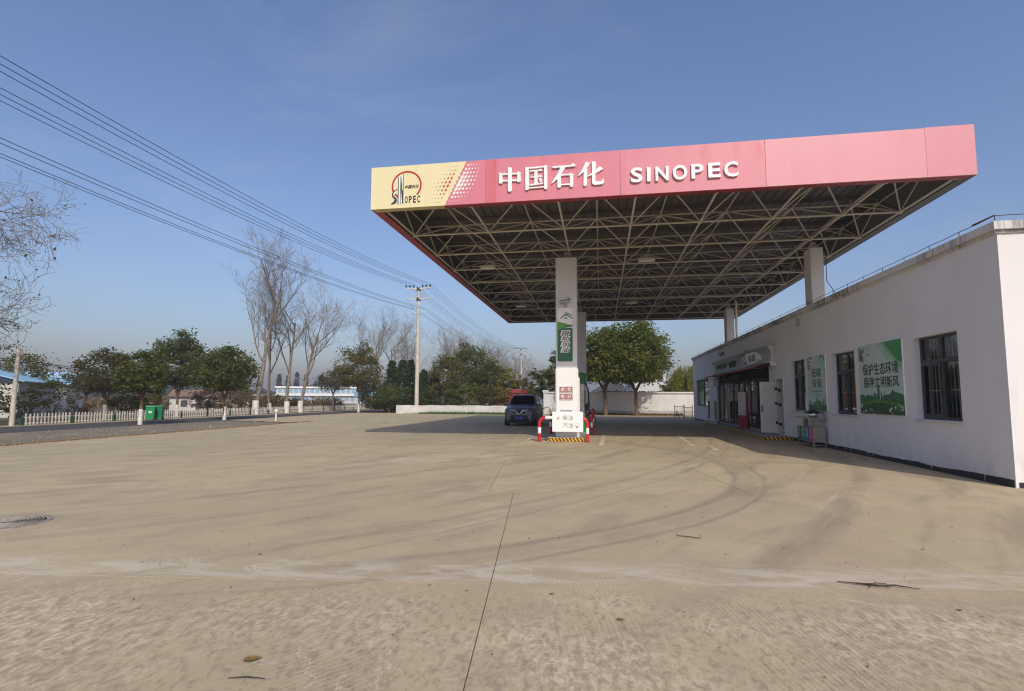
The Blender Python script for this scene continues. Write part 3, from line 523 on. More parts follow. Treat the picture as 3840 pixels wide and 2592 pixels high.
def window(y0, y1, z0, z1, bars=True, lower_split=.52, green=False):
    """aluminium window with transom, one fixed and one sliding sash; white security bars inside"""
    xf = XW+.13; c = .055
    fr = MB(); zt = z0+(z1-z0)*.70
    for a, b in (((y0, z0), (y0+c, z1)), ((y1-c, z0), (y1, z1)), ((y0+c, z0), (y1-c, z0+c)), ((y0+c, z1-c), (y1-c, z1)), ((y0+c, zt-.04), (y1-c, zt+.04))):
        fr.box(B(xf, a[0], a[1]), B(xf+.07, b[0], b[1]))
    ym = y0+(y1-y0)*.5
    fr.box(B(xf+.004, ym-.035, z0+c), B(xf+.066, ym+.035, zt-.04)); fr.box(B(xf+.004, ym-.03, zt+.04), B(xf+.066, ym+.03, z1-c))
    f = fr.build('window_frame', M['alu'], bld)
    sash = MB()
    for a, b in ((ym+.035, y1-c),):
        for p, q in (((a, z0+c), (a+.05, zt-.04)), ((b-.05, z0+c), (b, zt-.04)), ((a+.05, z0+c), (b-.05, z0+c+.06)), ((a+.05, zt-.1), (b-.05, zt-.04))): sash.box(B(xf-.02, p[0], p[1]), B(xf+.02, q[0], q[1]))
    sash.build('sash', M['alu'], f)
    for a, b, p, q in ((y0+c, ym-.035, z0+c, zt-.04), (ym+.035, y1-c, z0+c, zt-.04), (y0+c, ym-.03, zt+.04, z1-c), (ym+.03, y1-c, zt+.04, z1-c)):
        MB().add([B(xf+.036, a, p), B(xf+.036, b, p), B(xf+.036, b, q), B(xf+.036, a, q)], [(3, 2, 1, 0)]).build('pane', M['glass'], f)
    if bars:
        bm_ = MB(); n = int((y1-y0)/.13)
        for k in range(1, n): yy = y0+k*(y1-y0)/n; bm_.tube([B(xf+.16, yy, z0), B(xf+.16, yy, z1)], .011, 5)
        for k in (.02, .35, .66, .98): bm_.box(B(xf+.150, y0, z0+(z1-z0)*k-.012), B(xf+.170, y1, z0+(z1-z0)*k+.012))
        bm_.build('window_bars', M['bars'], f)
    MB().box(B(XW-.05, y0-.06, z0-.055), B(XW+.2, y1+.06, z0-.004)).build('sill', M['sill'], f)
for k, (a, b, c, d) in enumerate(OPEN[:3]): window(a, b, c, d, bars=True)
a, b, c, d = OPEN[5]; window(a, b, c, d, bars=False)
MB().box(B(XW+.150, 40.36, 1.16), B(XW+.160, 42.5, 2.95)).build('window_film', M['p_green2'], bld)
MB().box(B(XW+.146, 40.36, 2.1), B(XW+.1495, 42.5, 2.95)).build('window_film', M['p_green'], bld)
# roof edge conductor rail on stubs
rail = MB(); yy = BY0+.0
for k in range(34):
    yk = BY0+.02+k*1.0
    rail.tube([B(XW, yk, BZ+.165), B(XW, yk, BZ+.30)], .008, 5)
rail.build('rail_stub', M['iron'], bld)
pts = [B(XW, BY0+.02+k*.5, BZ+.30-(.012 if k % 2 else 0)) for k in range(67)]
MB().tube([B(12, BY0+.02, BZ+.34), B(9, BY0+.02, BZ+.325)]+pts, .0075, 5).build('conductor_wire', M['iron'], bld)
MB().tube([B(XW, BY0+.02, BZ+.305), B(XW, BY0+.62, BZ+.31)], .014, 6).build('conductor_clamp', M['iron'], bld)
# side doorway, its frame and the opened leaf
a, b, c, d = OPEN[3]
df = MB()
for p, q in (((a-.07, c), (a+.015, d+.085)), ((b-.015, c), (b+.07, d+.085)), ((a+.015, d-.0), (b-.015, d+.085))): df.box(B(XW-.03, p[0], p[1]), B(XW+.12, q[0], q[1]))
df.build('door_frame', M['door_white'], bld)
leafw = .64; hy = b-.02
dl = MB().box(B(XW-.05-leafw, hy-.055, c+.03), B(XW-.05, hy, d-.1)).build('door', M['door_white'], bld)
gr = MB()
def lp(u0, u1, v0, v1): gr.box(B(XW-.05-leafw+u0, hy-.062, c+.03+v0), B(XW-.05-leafw+u1, hy-.0555, c+.03+v1))
H_ = d-.1-c-.03
for (v0, v1) in ((.28, .30), (.92, .935), (1.0, 1.015), (1.40, 1.415), (1.62, 1.635), (1.93, 1.945)): lp(.08, .56, v0, v1)
for u in (.14, .26, .38, .50):
    for v0, v1 in ((.32, .88), (1.04, 1.38), (1.66, 1.9)): lp(u-.02, u+.02, v0, v1)
gr.build('moulding', M['door_groove'], dl)
MB().box(B(XW-.05-leafw+.03, hy-.10, 1.05), B(XW-.05-leafw+.07, hy-.0625, 1.32)).build('handle', M['hinge'], dl)
for zz_ in (.55, 1.35, 1.95):
    MB().bbox(B(XW-.12, hy-.09, zz_), B(XW-.02, hy-.0565, zz_+.11), .01).build('hinge', M['hinge'], dl)
    MB().bbox(B(XW+.02, hy-.09, zz_-.06), B(XW+.11, hy-.02, zz_+.05), .01).build('hinge', M['hinge'], dl)
MB().box(B(XW+.13, a+.02, c), B(XW+.17, b-.3, d-.02)).build('inner_door', M['brown_in'], bld)
# glazed shop front
a, b, c, d = OPEN[4]; xg = XW+.12
sf = MB()
for yk in (a+.04, 26.0, 27.15, 28.3, 29.5, 30.6, 31.8, 33.1, 34.3, b-.04): sf.box(B(xg, yk-.045, c), B(xg+.08, yk+.045, 2.50))
sf.box(B(xg-.001, a, 2.50), B(xg+.081, b, 2.60)); sf.box(B(xg-.001, a, c), B(xg+.081, b, c+.09))
sfo = sf.build('shop_frame', M['alu'], bld)
yk = [a+.04, 26.0, 27.15, 28.3, 29.5, 30.6, 31.8, 33.1, 34.3, b-.04]
for p, q in zip(yk, yk[1:]):
    MB().add([B(xg+.04, p+.045, c+.09), B(xg+.04, q-.045, c+.09), B(xg+.04, q-.045, 2.5), B(xg+.04, p+.045, 2.5)], [(3, 2, 1, 0)]).build('pane', M['shop_glass'], sfo)
MB().box(B(xg+.05, 34.0, 1.0), B(xg+.06, 34.25, 2.45)).build('door_notice', M['card'], sfo)
MB().box(B(xg-.012, 25.2, 1.2), B(xg-.003, 26.6, 1.62)).build('push_bar', M['galv'], sfo)
# shelves and counter inside, dimly seen through the glass
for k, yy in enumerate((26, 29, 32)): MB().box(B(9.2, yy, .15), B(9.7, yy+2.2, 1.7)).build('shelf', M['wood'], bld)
# black LED board above the doors
ledb = MB().box(B(XW-.10, 24.95, 2.54), B(XW+.10, 33.8, 2.97)).build('led_board', M['led'], bld)
lr = MB()
for k in range(26):
    y0 = 33.5-k*.16
    for r in range(4):
        if rs.random() < .75: lr.box(B(XW-.103, y0-rs.uniform(.05, .12), 2.62+r*.07), B(XW-.1005, y0, 2.62+r*.07+.05))
tag(lr.build('led_glow', M['led_red'], ledb), kind='stuff')
# stepped platform with hazard paint
st = thing('entrance_step', 'low concrete step with yellow and black hazard edge along shop doors', 'step', (6.15, 21.95, 0))
def SS(x, y, z): return (x-6.15, y-21.95, z)
MB().add([SS(6.17, 21.97, 0), SS(XW-.012, 21.97, 0), SS(XW-.012, 36.2, 0), SS(6.72, 36.2, 0), SS(6.17, 21.97, .135), SS(XW-.012, 21.97, .135), SS(XW-.012, 36.2, .135), SS(6.72, 36.2, .135)],
         [(3, 2, 1, 0), (4, 5, 6, 7), (0, 1, 5, 4), (1, 2, 6, 5), (2, 3, 7, 6), (3, 0, 4, 7)]).build('platform', M['step'], st)
def hazard(fm, L, H, n, parent, name='hazard_stripe', slant=-.7):
    MB().prism([(0, 0), (L, 0), (L, H), (0, H)], fm, 0, .006).build('hazard_band', M['k_paint'], parent)
    pw = L/n
    for k in range(n+1):
        u = k*pw; q = [(u, 0), (u+pw*.52, 0), (u+pw*.52+H*slant, H), (u+H*slant, H)]
        q = clip_poly(q, [(.004, .004), (L-.004, .004), (L-.004, H-.004), (.004, H-.004)])
        if len(q) >= 3: MB().prism(q, fm, .006, .0085).build(name, M['y_paint'], parent)
hazard(lambda u, v, dd: SS(6.17+u, 21.97-dd, v+.002), XW-.014-6.17, .13, 7, st)
dx = (6.72-6.17)/(36.2-21.97)
hazard(lambda u, v, dd: SS(6.17+u*dx-dd, 21.97+u, v+.002), 14.2, .13, 60, st, slant=.7)
# ------------------------------------------------------------------ shop band, badge, awning
def Wm(y, z, d=0.0): return Matrix.Translation((XW-d, y, z)) @ LEFT        # frame on the shop wall: u runs towards the viewer
def wallf(y0, z0, off):                                                     # 2D -> world on the wall, d metres proud of 'off'
    return lambda u, v, d: (XW-off-d, y0-u, z0+v)
band = thing('shop_sign_band', 'grey curved shop sign band above the awning with green and black lettering', 'shop sign', (XW, 36.0, 3.12))
prof = []
for k in range(9):
    t = k/8; prof.append((.04+.22*(1-math.sin(math.pi*t))**1.0*(.35+.65*t)+.05, .72*t))
prof = [(.16+.20*((2*t-1)**2)*(1.0 if t > .5 else .45), .72*t) for t in [k/8 for k in range(9)]]
ya, yb = 23.8, 35.0
def BS(x, y, z): return (x-XW, y-36.0, z-3.12)
bm_ = MB(); n = len(prof); vs = []
for yy in (ya, yb):
    for x, z in prof: vs.append(BS(XW-x, yy, 3.12+z))
bm_.add(vs, [(k, k+1, n+k+1, n+k) for k in range(n-1)], 0, True)
for yy, fl in ((ya, 0), (yb, 1)):
    q = [BS(XW-x, yy, 3.12+z) for x, z in prof]+[BS(XW-.004, yy, 3.84), BS(XW-.004, yy, 3.12)]
    bm_.add(q, [tuple(range(len(q)))], 1)
bm_.add([BS(XW-prof[-1][0], ya, 3.84), BS(XW-.004, ya, 3.84), BS(XW-.004, yb, 3.84), BS(XW-prof[-1][0], yb, 3.84)], [(0, 1, 2, 3)])
bm_.build('band_panel', [M['shop_band'], M['old_white']], band)
MB().bbox(BS(XW-.22, ya-.16, 2.98), BS(XW-.004, ya+.02, 3.14), .015).build('end_bracket', M['clad_white'], band)
o = text_mesh('green_lettering', 'EASY JOY', .42, M['green_letter'], band, Matrix(), ext=.015, off=.012); fit_text(o, 0, 2.55, 0, .34, Matrix.Translation((-.205, 34.25-36.0, .19)) @ LEFT)
o = text_mesh('black_lettering', '便利店', .42, M['ink'], band, Matrix(), ext=.015, off=.006); fit_text(o, 0, 1.55, 0, .34, Matrix.Translation((-.205, 31.1-36.0, .19)) @ LEFT)
# badge
bg_ = thing('shop_badge', 'rounded white shop badge with plant drawing and orange dot above the awning', 'sign', (XW-.3, 26.5, 3.2))
def superell(cx, cy, a, b, n=36, p=2.8):
    return [(cx+a*math.copysign(abs(math.cos(t))**(2/p), math.cos(t)), cy+b*math.copysign(abs(math.sin(t))**(2/p), math.sin(t))) for t in [2*math.pi*k/n for k in range(n)]]
bf = lambda u, v, d: (-d, 1.45-1.5*u, .76*v)
MB().prism(superell(.93, .36, .95, .37), bf, -.28, 0).build('badge_board', M['clad_white'], bg_)
MB().prism(superell(.93, .36, .86, .31), bf, 0, .004).build('badge_face', M['panel_white'], bg_)
def ribbon(mb, pts, wds, fm, d0, d1):
    pts = [Vector(p) for p in pts]; L, R_ = [], []
    for i, p in enumerate(pts):
        t = (pts[min(i+1, len(pts)-1)]-pts[max(i-1, 0)]).normalized(); nn = Vector((-t.y, t.x))
        wd = wds[i] if isinstance(wds, (list, tuple)) else wds
        L.append(p+nn*wd/2); R_.append(p-nn*wd/2)
    poly = [tuple(p) for p in R_]+[tuple(p) for p in reversed(L)]
    mb.prism(poly, fm, d0, d1)
def bez(p0, p1, p2, p3, n=10):
    return [tuple((1-t)**3*a+3*(1-t)**2*t*b+3*(1-t)*t*t*c+t**3*d for a, b, c, d in zip(p0, p1, p2, p3)) for t in [k/n for k in range(n+1)]]
sp = MB()
ribbon(sp, bez((.55, .1), (.42, .3), (.30, .55), (.34, .98)), [.10, .06, .05, .05, .05, .05, .045, .04, .04, .04, .03], bf, .004, .012)
ribbon(sp, bez((.30, .52), (.18, .62), (.2, .8), (.2, .9)), .045, bf, .004, .0135)
ribbon(sp, bez((.36, .9), (.5, 1.06), (.8, 1.02), (.74, .74)), .04, bf, .004, .0145)
ribbon(sp, bez((.18, .22), (.12, .34), (.12, .4), (.2, .46)), [.02, .05, .07, .08, .08, .08, .07, .06, .05, .04, .02], bf, .004, .016)
sp.build('plant_drawing', M['ink'], bg_)
MB().prism(superell(.36, .14, .25, .11, p=2.2), bf, .004, .010).build('orange_dot', M['orange'], bg_)
MB().prism([(.42, .78), (.62, .98), (.72, .8), (.62, .70)], bf, -.05, -.02).build('badge_leaf', M['clad_white'], bg_)
o = text_mesh('badge_lettering', '易捷', .5, M['ink'], bg_, Matrix(), ext=.004); fit_text(o, 0, 1.17, 0, .33, Matrix.Translation((-.008, .25, .11)) @ LEFT)
# retractable awning
aw = thing('awning', 'faded red retractable awning half rolled out above the shop doors', 'awning', (XW, 30, 3.0))
def AW(x, y, z): return (x-XW, y-30, z-3.0)
am = MB(); m2 = 14
for k in range(m2):
    y0 = 24.3+(35.9-24.3)*k/m2; y1 = 24.3+(35.9-24.3)*(k+1)/m2
    s0 = .02*math.sin(k*1.3); s1 = .02*math.sin((k+1)*1.3)
    am.add([AW(XW-.13, y0, 3.13), AW(XW-.13, y1, 3.13), AW(XW-.62, y1, 2.99+s1), AW(XW-.62, y0, 2.99+s0), AW(XW-.62, y1, 2.93+s1), AW(XW-.62, y0, 2.93+s0), AW(XW-.60, y1, 2.98+s1), AW(XW-.60, y0, 2.98+s0), AW(XW-.13, y0, 3.11), AW(XW-.13, y1, 3.11)],
           [(0, 1, 2, 3), (3, 2, 4, 5), (8, 9, 6, 7)])
am.build('awning_cloth', M['awning'], aw)
MB().tube([AW(XW-.635, 24.3, 2.985), AW(XW-.635, 35.9, 2.985)], .018, 8).build('front_bar', M['awning_edge'], aw)
MB().tube([AW(XW-.1, 24.2, 3.07), AW(XW-.1, 36.0, 3.07)], .06, 10).build('roller', M['awning'], aw)
for yy in (25.5, 30, 34.5): MB().tube([AW(XW-.03, yy, 2.95), AW(XW-.34, yy+.25, 2.98), AW(XW-.61, yy, 2.965)], .014, 6).build('folding_arm', M['galv'], aw)
tag(MB().bbox((XW-.36, 34.75, 2.42), (XW-.002, 35.5, 2.88), .03).build('door_sign_box', M['clad_white']), 'small white box sign hung under the far end of the awning', 'sign')
cm = thing('wall_camera', 'dark security camera under the roof edge above the shop sign band', 'camera', (XW, 33.2, 4.25))
MB().bbox((-.10, -.05, -.02), (-.002, .05, .12), .01).build('bracket', M['alu'], cm)
MB().tube([(-.08, 0, .06), (-.30, .05, .10)], .02, 6).build('bracket_arm', M['alu'], cm); MB().tube([(-.22, .02, .0), (-.24, -.28, -.10)], .055, 8).build('camera_body', M['alu'], cm)
tag(MB().box((XW-.012, 20.9, 4.28), (XW-.002, 21.25, 4.58)).build('wall_plate', M['grey_render']), 'small blank grey plate high on the white wall below the roof edge', 'plate')

# ------------------------------------------------------------------ posters on the front wall
def poster(name, label, y0, y1, z0, z1):
    p = thing(name, label, 'poster', (XW, y1, z0), 0)
    f = lambda u, v, d: (-.004-d, -u, v)
    MB().prism([(0, 0), (y1-y0, 0), (y1-y0, z1-z0), (0, z1-z0)], f, 0, .028).build('board', M['poster_bg'], p)
    MB().prism([(y1-y0, 0), (y1-y0+.012, 0), (y1-y0+.012, z1-z0), (y1-y0, z1-z0)], f, 0, .030).build('board_edge', M['panel_white'], p)
    return p, (lambda u, v, d: f(u, v, .028+d)), y1-y0, z1-z0
Lk = [0.0]
def lay(poly, fm, m, parent, name):
    Lk[0] += .0006; return MB().prism(poly, fm, -.0004, Lk[0]).build(name, m, parent)
P1, pf, PW, PH = poster('wall_poster', 'large green landscape poster with two lines of black lettering, between two windows', 14.25, 16.46, 1.18, 3.06)
Lk[0] = .001
rp = random.Random(4)
lay([(.95, PH), (1.35, PH), (2.05, PH*.62), (1.75, PH*.62)], pf, M['p_green3'], P1, 'ray_print')
lay([(1.2, PH-.002), (PW-.004, PH-.002), (PW-.004, 1.10), (2.0, 1.22)], pf, M['p_green2'], P1, 'green_field_print')
lay([(1.36, PH-.004), (PW-.006, PH-.004), (PW-.006, 1.30), (1.98, 1.36)], pf, M['p_green'], P1, 'green_corner_print')
lv = MB()
for k in range(46):
    u, v = rp.uniform(.0, .62)**1.0, PH-rp.uniform(.02, .46); 
    if u > .3 and v < PH-.3: continue
    s = rp.uniform(.012, .035); lv.prism([(max(.004, u), v), (u+s, v+s*.5), (u+s*1.5, v), (u+s*.6, v-s*.8)], pf, -.0002, .004+k*2e-5)
lv.build('foliage_print', M['p_dark'], P1)
for k, q in enumerate((((.02, PH-.42), (.02, PH-.05), (.07, PH-.05), (.07, PH-.42)), ((.1, PH-.4), (.1, PH-.1), (.16, PH-.1), (.16, PH-.4)), ((.18, PH-.42), (.18, PH-.14), (.28, PH-.12), (.28, PH-.2), (.22, PH-.21), (.22, PH-.28), (.27, PH-.28), (.27, PH-.42)))): lay(list(q), pf, M['p_brown'], P1, 'lattice_print')
def hills(fm, W, base, amp, ph, n=24, lo=.0):
    return [(.002, lo)]+[(W-.002 if k == n else max(.002, W*k/n), base+amp*(math.sin(k*.9+ph)*.5+math.sin(k*.37+ph*2)*.7+rp.uniform(-.2, .2))) for k in range(n+1)]+[(W-.002, lo)]
lay(hills(pf, PW, .46, .06, .5, lo=.25), pf, M['p_hill'], P1, 'far_hill_print')
lay([(.1, .30), (.25, .46), (.45, .52), (.7, .46), (.95, .34), (.95, .28)], pf, M['p_hill'], P1, 'hill_print')
lay([(1.35, .3), (1.5, .5), (1.72, .60), (1.95, .56), (2.19, .50), (2.19, .28)], pf, M['p_hill'], P1, 'hill_print')
for u, hh, wd in ((.62, .56, .018), (.70, .52, .022), (.78, .60, .018), (.85, .57, .025), (.92, .53, .02), (1.02, .78, .055), (1.15, .60, .022), (1.22, .50, .03), (1.30, .58, .016), (1.37, .47, .03)):
    lay([(u-wd, .33), (u+wd, .33), (u+wd*.8, hh-.05), (u, hh), (u-wd*.8, hh-.05)], pf, M['p_tower'], P1, 'tower_print')
lay([(1.5, .3), (1.55, .3), (1.75, .62), (1.72, .64)], pf, M['p_tower'], P1, 'tower_print')
lay([(.002, .002), (PW-.002, .002), (PW-.002, .24), (1.8, .32), (1.2, .38), (.7, .40), (.3, .33), (.002, .24)], pf, M['p_field'], P1, 'meadow_print')
lay([(.002, .001), (PW-.002, .001), (PW-.002, .15), (1.9, .22), (1.4, .30), (.9, .31), (.4, .25), (.002, .18)], pf, M['p_dark'], P1, 'shade_print')
fl = MB()
for k in range(40):
    u = rp.choice([rp.uniform(.02, .75), rp.uniform(1.45, 2.18)]); v = rp.uniform(.02, .26*(abs(u-1.1)/1.1)+.05); s = rp.uniform(.012, .026)*(1.8 if k % 9 == 0 else 1)
    fl.prism([(u+s*math.cos(t)*(.7 if j % 2 else 1), v+s*math.sin(t)*(.7 if j % 2 else 1)) for j, t in enumerate([math.pi*j/5 for j in range(10)])], pf, -.0002, Lk[0]+.001+k*4e-5)
tag(fl.build('flower_print', M['p_flower'], P1), kind='stuff')
o = text_mesh('title_lettering', '保护生态环境', .4, M['ink'], P1, Matrix(), ext=.0009, off=.006); fit_text(o, .22, 2.02, 1.04, 1.36, Matrix.Translation((-.0345, 0, 0)) @ LEFT)
o = text_mesh('title_lettering', '倡导文明新风', .4, M['ink'], P1, Matrix(), ext=.0009, off=.006); fit_text(o, .24, 2.02, .70, 1.00, Matrix.Translation((-.0345, 0, 0)) @ LEFT)

P2, pf, PW, PH = poster('wall_poster', 'narrow pale poster with large black lettering and green city print, above the recycling bins', 18.75, 20.26, 1.19, 3.05)
Lk[0] = .001
lay([(.02, 1.42), (.02, 1.78), (.07, 1.78), (.07, 1.42)], pf, M['p_brown'], P2, 'lattice_print'); lay([(.12, 1.4), (.12, 1.74), (.24, 1.72), (.24, 1.66), (.17, 1.66), (.17, 1.58), (.24, 1.57), (.24, 1.4)], pf, M['p_brown'], P2, 'lattice_print')
lay([(.75, PH-.002), (PW-.002, PH-.002), (PW-.002, 1.1), (1.2, 1.45)], pf, M['p_green3'], P2, 'ray_print')
lv = MB()
for k in range(34):
    u = rp.choice([rp.uniform(1.0, 1.48), rp.uniform(.0, .4)]); v = PH-rp.uniform(.01, .20 if u > .9 else .08); s = rp.uniform(.015, .04)
    lv.prism([(max(.003, u-s), v), (u, min(PH-.002, v+s*.6)), (min(PW-.003, u+s), v), (u, v-s)], pf, -.0002, .004+k*2e-5)
lv.build('foliage_print', M['p_dark'], P2)
o = text_mesh('title_lettering', '低碳', .4, M['ink'], P2, Matrix(), ext=.0009, off=.006); fit_text(o, .36, 1.16, 1.12, 1.44, Matrix.Translation((-.0335, 0, 0)) @ LEFT)
o = text_mesh('title_lettering', '环保', .4, M['ink'], P2, Matrix(), ext=.0009, off=.006); fit_text(o, .38, 1.18, .76, 1.08, Matrix.Translation((-.0335, 0, 0)) @ LEFT)
tl = MB()
for v, hh, u0, u1, n in ((.62, .07, .32, 1.22, 10), (.54, .03, .56, .98, 7), (.485, .025, .32, 1.24, 18)):
    for k in range(n): a = u0+(u1-u0)*k/n; tl.prism([(a, v), (a+(u1-u0)/n*.7, v), (a+(u1-u0)/n*.7, v+hh), (a, v+hh)], pf, -.0002, .0035)
tl.build('small_print', M['ink_grey'], P2)
for u, hh, wd, m_ in ((.1, .36, .03, 'p_violet'), (.2, .30, .03, 'p_violet'), (1.26, .40, .035, 'p_violet'), (1.38, .38, .03, 'p_violet'), (.3, .28, .03, 'p_green2'), (1.1, .3, .04, 'p_tower'), (.95, .34, .07, 'p_tower'), (.55, .30, .06, 'p_hill'), (.42, .22, .05, 'p_green')):
    lay([(u-wd, .002), (u+wd, .002), (u+wd, hh-.03), (u, hh+.02), (u-wd, hh-.03)], pf, M[m_], P2, 'tower_print')
lay([(.62, .002), (.92, .002), (.93, .2), (.84, .34), (.77, .47), (.70, .34), (.60, .2)], pf, M['p_green'], P2, 'leaf_tower_print')
lay([(.002, .001), (PW-.002, .001), (PW-.002, .17), (1.2, .20), (.95, .11), (.6, .10), (.35, .18), (.002, .2)], pf, M['p_hill'], P2, 'ground_print')

# ------------------------------------------------------------------ canopy
t_ = 1.127
CX0, CX1, CY0, CY1, ZB, ZT = -6.793, 9.408, 14.621, 38.95, 7.221, 8.521
can = thing('canopy', 'large red and yellow filling station canopy on a steel space frame', 'canopy', ((CX0+CX1)/2, CY0, 0))
CO = Vector(((CX0+CX1)/2, CY0, 0))
def C_(x, y, z): return (x-CO.x, y-CO.y, z-CO.z)
fd = .27
# front fascia in its separate sheets
def scallop(n=60):
    out = []
    for k in range(n+1):
        z = ZB+(ZT-ZB)*k/n; u = -4.485+(.65)*(k/n)+.035*(k/n-.5)*0
        ph = (k/n)*11.0; amp = .05*(1-abs(2*k/n-1))**.6+.006
        out.append((u+amp*(abs(math.sin(math.pi*ph))-.5)*1.2, z))
    return out
sc = scallop(66)
ffm = lambda u, v, d: C_(u, CY0-d, v)
MB().prism([(CX0, ZB), *[(u, z) for u, z in sc], (CX0, ZT)], ffm, -.05, 0).build('fascia_panel', M['yellow'], can)
MB().prism([(-3.253, ZB), (-3.253, ZT)]+[(u+.001, z) for u, z in reversed(sc)], ffm, -.05, 0).build('fascia_panel', M['red1'], can)
for k, (a, b, m_) in enumerate(((-3.25, .598, 'red1'), (.60, 4.418, 'red2'), (4.42, 8.278, 'red3'), (8.28, CX1, 'red4'))):
    dz = (0, 0, .0, .016)[k]
    MB().box(C_(a+.003, CY0+(.004 if k % 2 else 0), ZB), C_(b-.003, CY0+.05, ZT+dz)).build('fascia_panel', M[m_], can)
MB().box(C_(-3.235, CY0-.0012, ZB+.004), C_(-2.93, CY0-.0002, ZT-.004)).build('unfaded_strip', M['red0'], can)
MB().box(C_(.62, CY0+.0022, ZB+.004), C_(.78, CY0+.0034, ZT-.004)).build('unfaded_strip', M['red1'], can)
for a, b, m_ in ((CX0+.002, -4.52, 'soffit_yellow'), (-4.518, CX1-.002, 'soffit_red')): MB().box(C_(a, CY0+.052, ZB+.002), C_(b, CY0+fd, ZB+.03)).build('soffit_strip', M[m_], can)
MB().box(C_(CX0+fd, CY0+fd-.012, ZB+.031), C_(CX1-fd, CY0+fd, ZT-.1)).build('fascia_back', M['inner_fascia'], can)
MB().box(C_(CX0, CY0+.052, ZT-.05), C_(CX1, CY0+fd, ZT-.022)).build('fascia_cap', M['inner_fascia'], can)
# side and rear fascias, sheet by sheet
n = 6
for k in range(n):
    a = CY0+.053+(CY1-CY0-.106)*k/n; b = CY0+.053+(CY1-CY0-.106)*(k+1)/n-.006
    for x0, x1, xi0, xi1 in ((CX0, CX0+.05, CX0+fd-.012, CX0+fd), (CX1-.05, CX1, CX1-fd, CX1-fd+.012)):
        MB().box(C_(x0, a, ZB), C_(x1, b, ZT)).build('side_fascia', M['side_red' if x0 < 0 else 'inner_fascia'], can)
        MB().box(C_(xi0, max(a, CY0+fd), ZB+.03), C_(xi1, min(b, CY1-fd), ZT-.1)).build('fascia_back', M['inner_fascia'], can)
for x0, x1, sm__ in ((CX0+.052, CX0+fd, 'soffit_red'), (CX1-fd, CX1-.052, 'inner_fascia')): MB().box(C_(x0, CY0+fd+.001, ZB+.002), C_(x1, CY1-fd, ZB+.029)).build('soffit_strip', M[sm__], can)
n = 5
for k in range(n):
    a = CX0+(CX1-CX0)*k/n; b = CX0+(CX1-CX0)*(k+1)/n-.006
    MB().box(C_(a, CY1-.05, ZB), C_(b, CY1, ZT)).build('rear_fascia', M['side_red'], can)
    MB().box(C_(max(a, CX0+fd), CY1-fd, ZB+.03), C_(min(b, CX1-fd), CY1-fd+.012, ZT-.1)).build('fascia_back', M['inner_fascia'], can)
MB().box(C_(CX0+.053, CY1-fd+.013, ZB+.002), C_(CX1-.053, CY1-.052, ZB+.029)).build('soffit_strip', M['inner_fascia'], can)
# ribbed roof sheets with ribs along y
shw = .90; x = CX0+.06; sheet_me = None
n = int(round((CX1-CX0-.12)/shw)); shw = (CX1-CX0-.12)/n
pr = []
for r in range(3):
    b0 = r*shw/3; pr += [(b0, 0), (b0+shw/3-.09, 0), (b0+shw/3-.07, .038), (b0+shw/3-.02, .038), (b0+shw/3, 0)]
vs = [(u, 0, z) for u, z in pr]+[(u, CY1-CY0-.12, z) for u, z in pr]; m_ = len(pr)
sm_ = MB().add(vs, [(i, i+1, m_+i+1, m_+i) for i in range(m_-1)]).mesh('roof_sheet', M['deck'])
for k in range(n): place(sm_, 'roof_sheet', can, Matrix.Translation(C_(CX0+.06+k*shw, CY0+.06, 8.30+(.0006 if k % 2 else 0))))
# space frame
bx = [v*t_ for v in (-5.70, -3.33, -1.03, .92, 2.87, 4.81, 6.62, 8.06)]
by = [v*t_ for v in (13.22, 15.5, 17.79, 20.03, 22.40, 24.65, 27.12, 29.56, 32.06, 34.22)]
zb_, zt_ = 7.285, 8.02
tx = [(a+b)/2 for a, b in zip(bx, bx[1:])]; ty = [(a+b)/2 for a, b in zip(by, by[1:])]
txe = [bx[0]-.0]+tx+[bx[-1]+.0]
cyl = {}
def rod_mesh(m, seg, key):
    if key not in cyl:
        cyl[key] = MB().tube([(0, 0, 0), (0, 0, 1)], 1.0, seg, 0, False).mesh('rod', m)
    return cyl[key]
def rod(name, p, q, rad, m, key):
    p, q = Vector(C_(*p)), Vector(C_(*q)); d = q-p; L = d.length
    place(rod_mesh(m, 7, key), name, can, Matrix.Translation(p) @ d.to_track_quat('Z', 'Y').to_matrix().to_4x4() @ Matrix.Diagonal((rad, rad, L, 1)))
for j, y in enumerate(by):
    for a, b in zip(bx, bx[1:]): rod('bottom_chord', (a, y, zb_), (b, y, zb_), .036, M['steel_paint'], 'b')
for i, x in enumerate(bx):
    for a, b in zip(by, by[1:]): rod('bottom_chord', (x, a, zb_), (x, b, zb_), .036, M['steel_paint'], 'b')
for y in ty:
    for a, b in zip(txe, txe[1:]): rod('top_chord', (a, y, zt_), (b, y, zt_), .029, M['steel_paint2'], 't')
for x in txe:
    for a, b in zip(ty, ty[1:]): rod('top_chord', (x, a, zt_), (x, b, zt_), .029, M['steel_paint2'], 't')
for i, x in enumerate(tx):
    for j, y in enumerate(ty):
        for u in (bx[i], bx[i+1]):
            for v in (by[j], by[j+1]): rod('brace', (x, y, zt_), (u, v, zb_), .026, M['steel_paint2'], 't')
for x in (bx[0], bx[-1]):
    for j, y in enumerate(ty):
        for v in (by[j], by[j+1]): rod('edge_brace', (x, y, zt_), (x, v, zb_), .026, M['steel_paint2'], 't')
ball = MB().lathe([(.0, -.075), (.05, -.058), (.075, 0), (.05, .058), (.0, .075)], seg=9).mesh('node_ball', M['node_steel'])
for x in bx:
    for y in by: place(ball, 'node_ball', can, Matrix.Translation(C_(x, y, zb_)))
for x in txe:
    for y in ty: place(ball, 'upper_node_ball', can, Matrix.Translation(C_(x, y, zt_)))
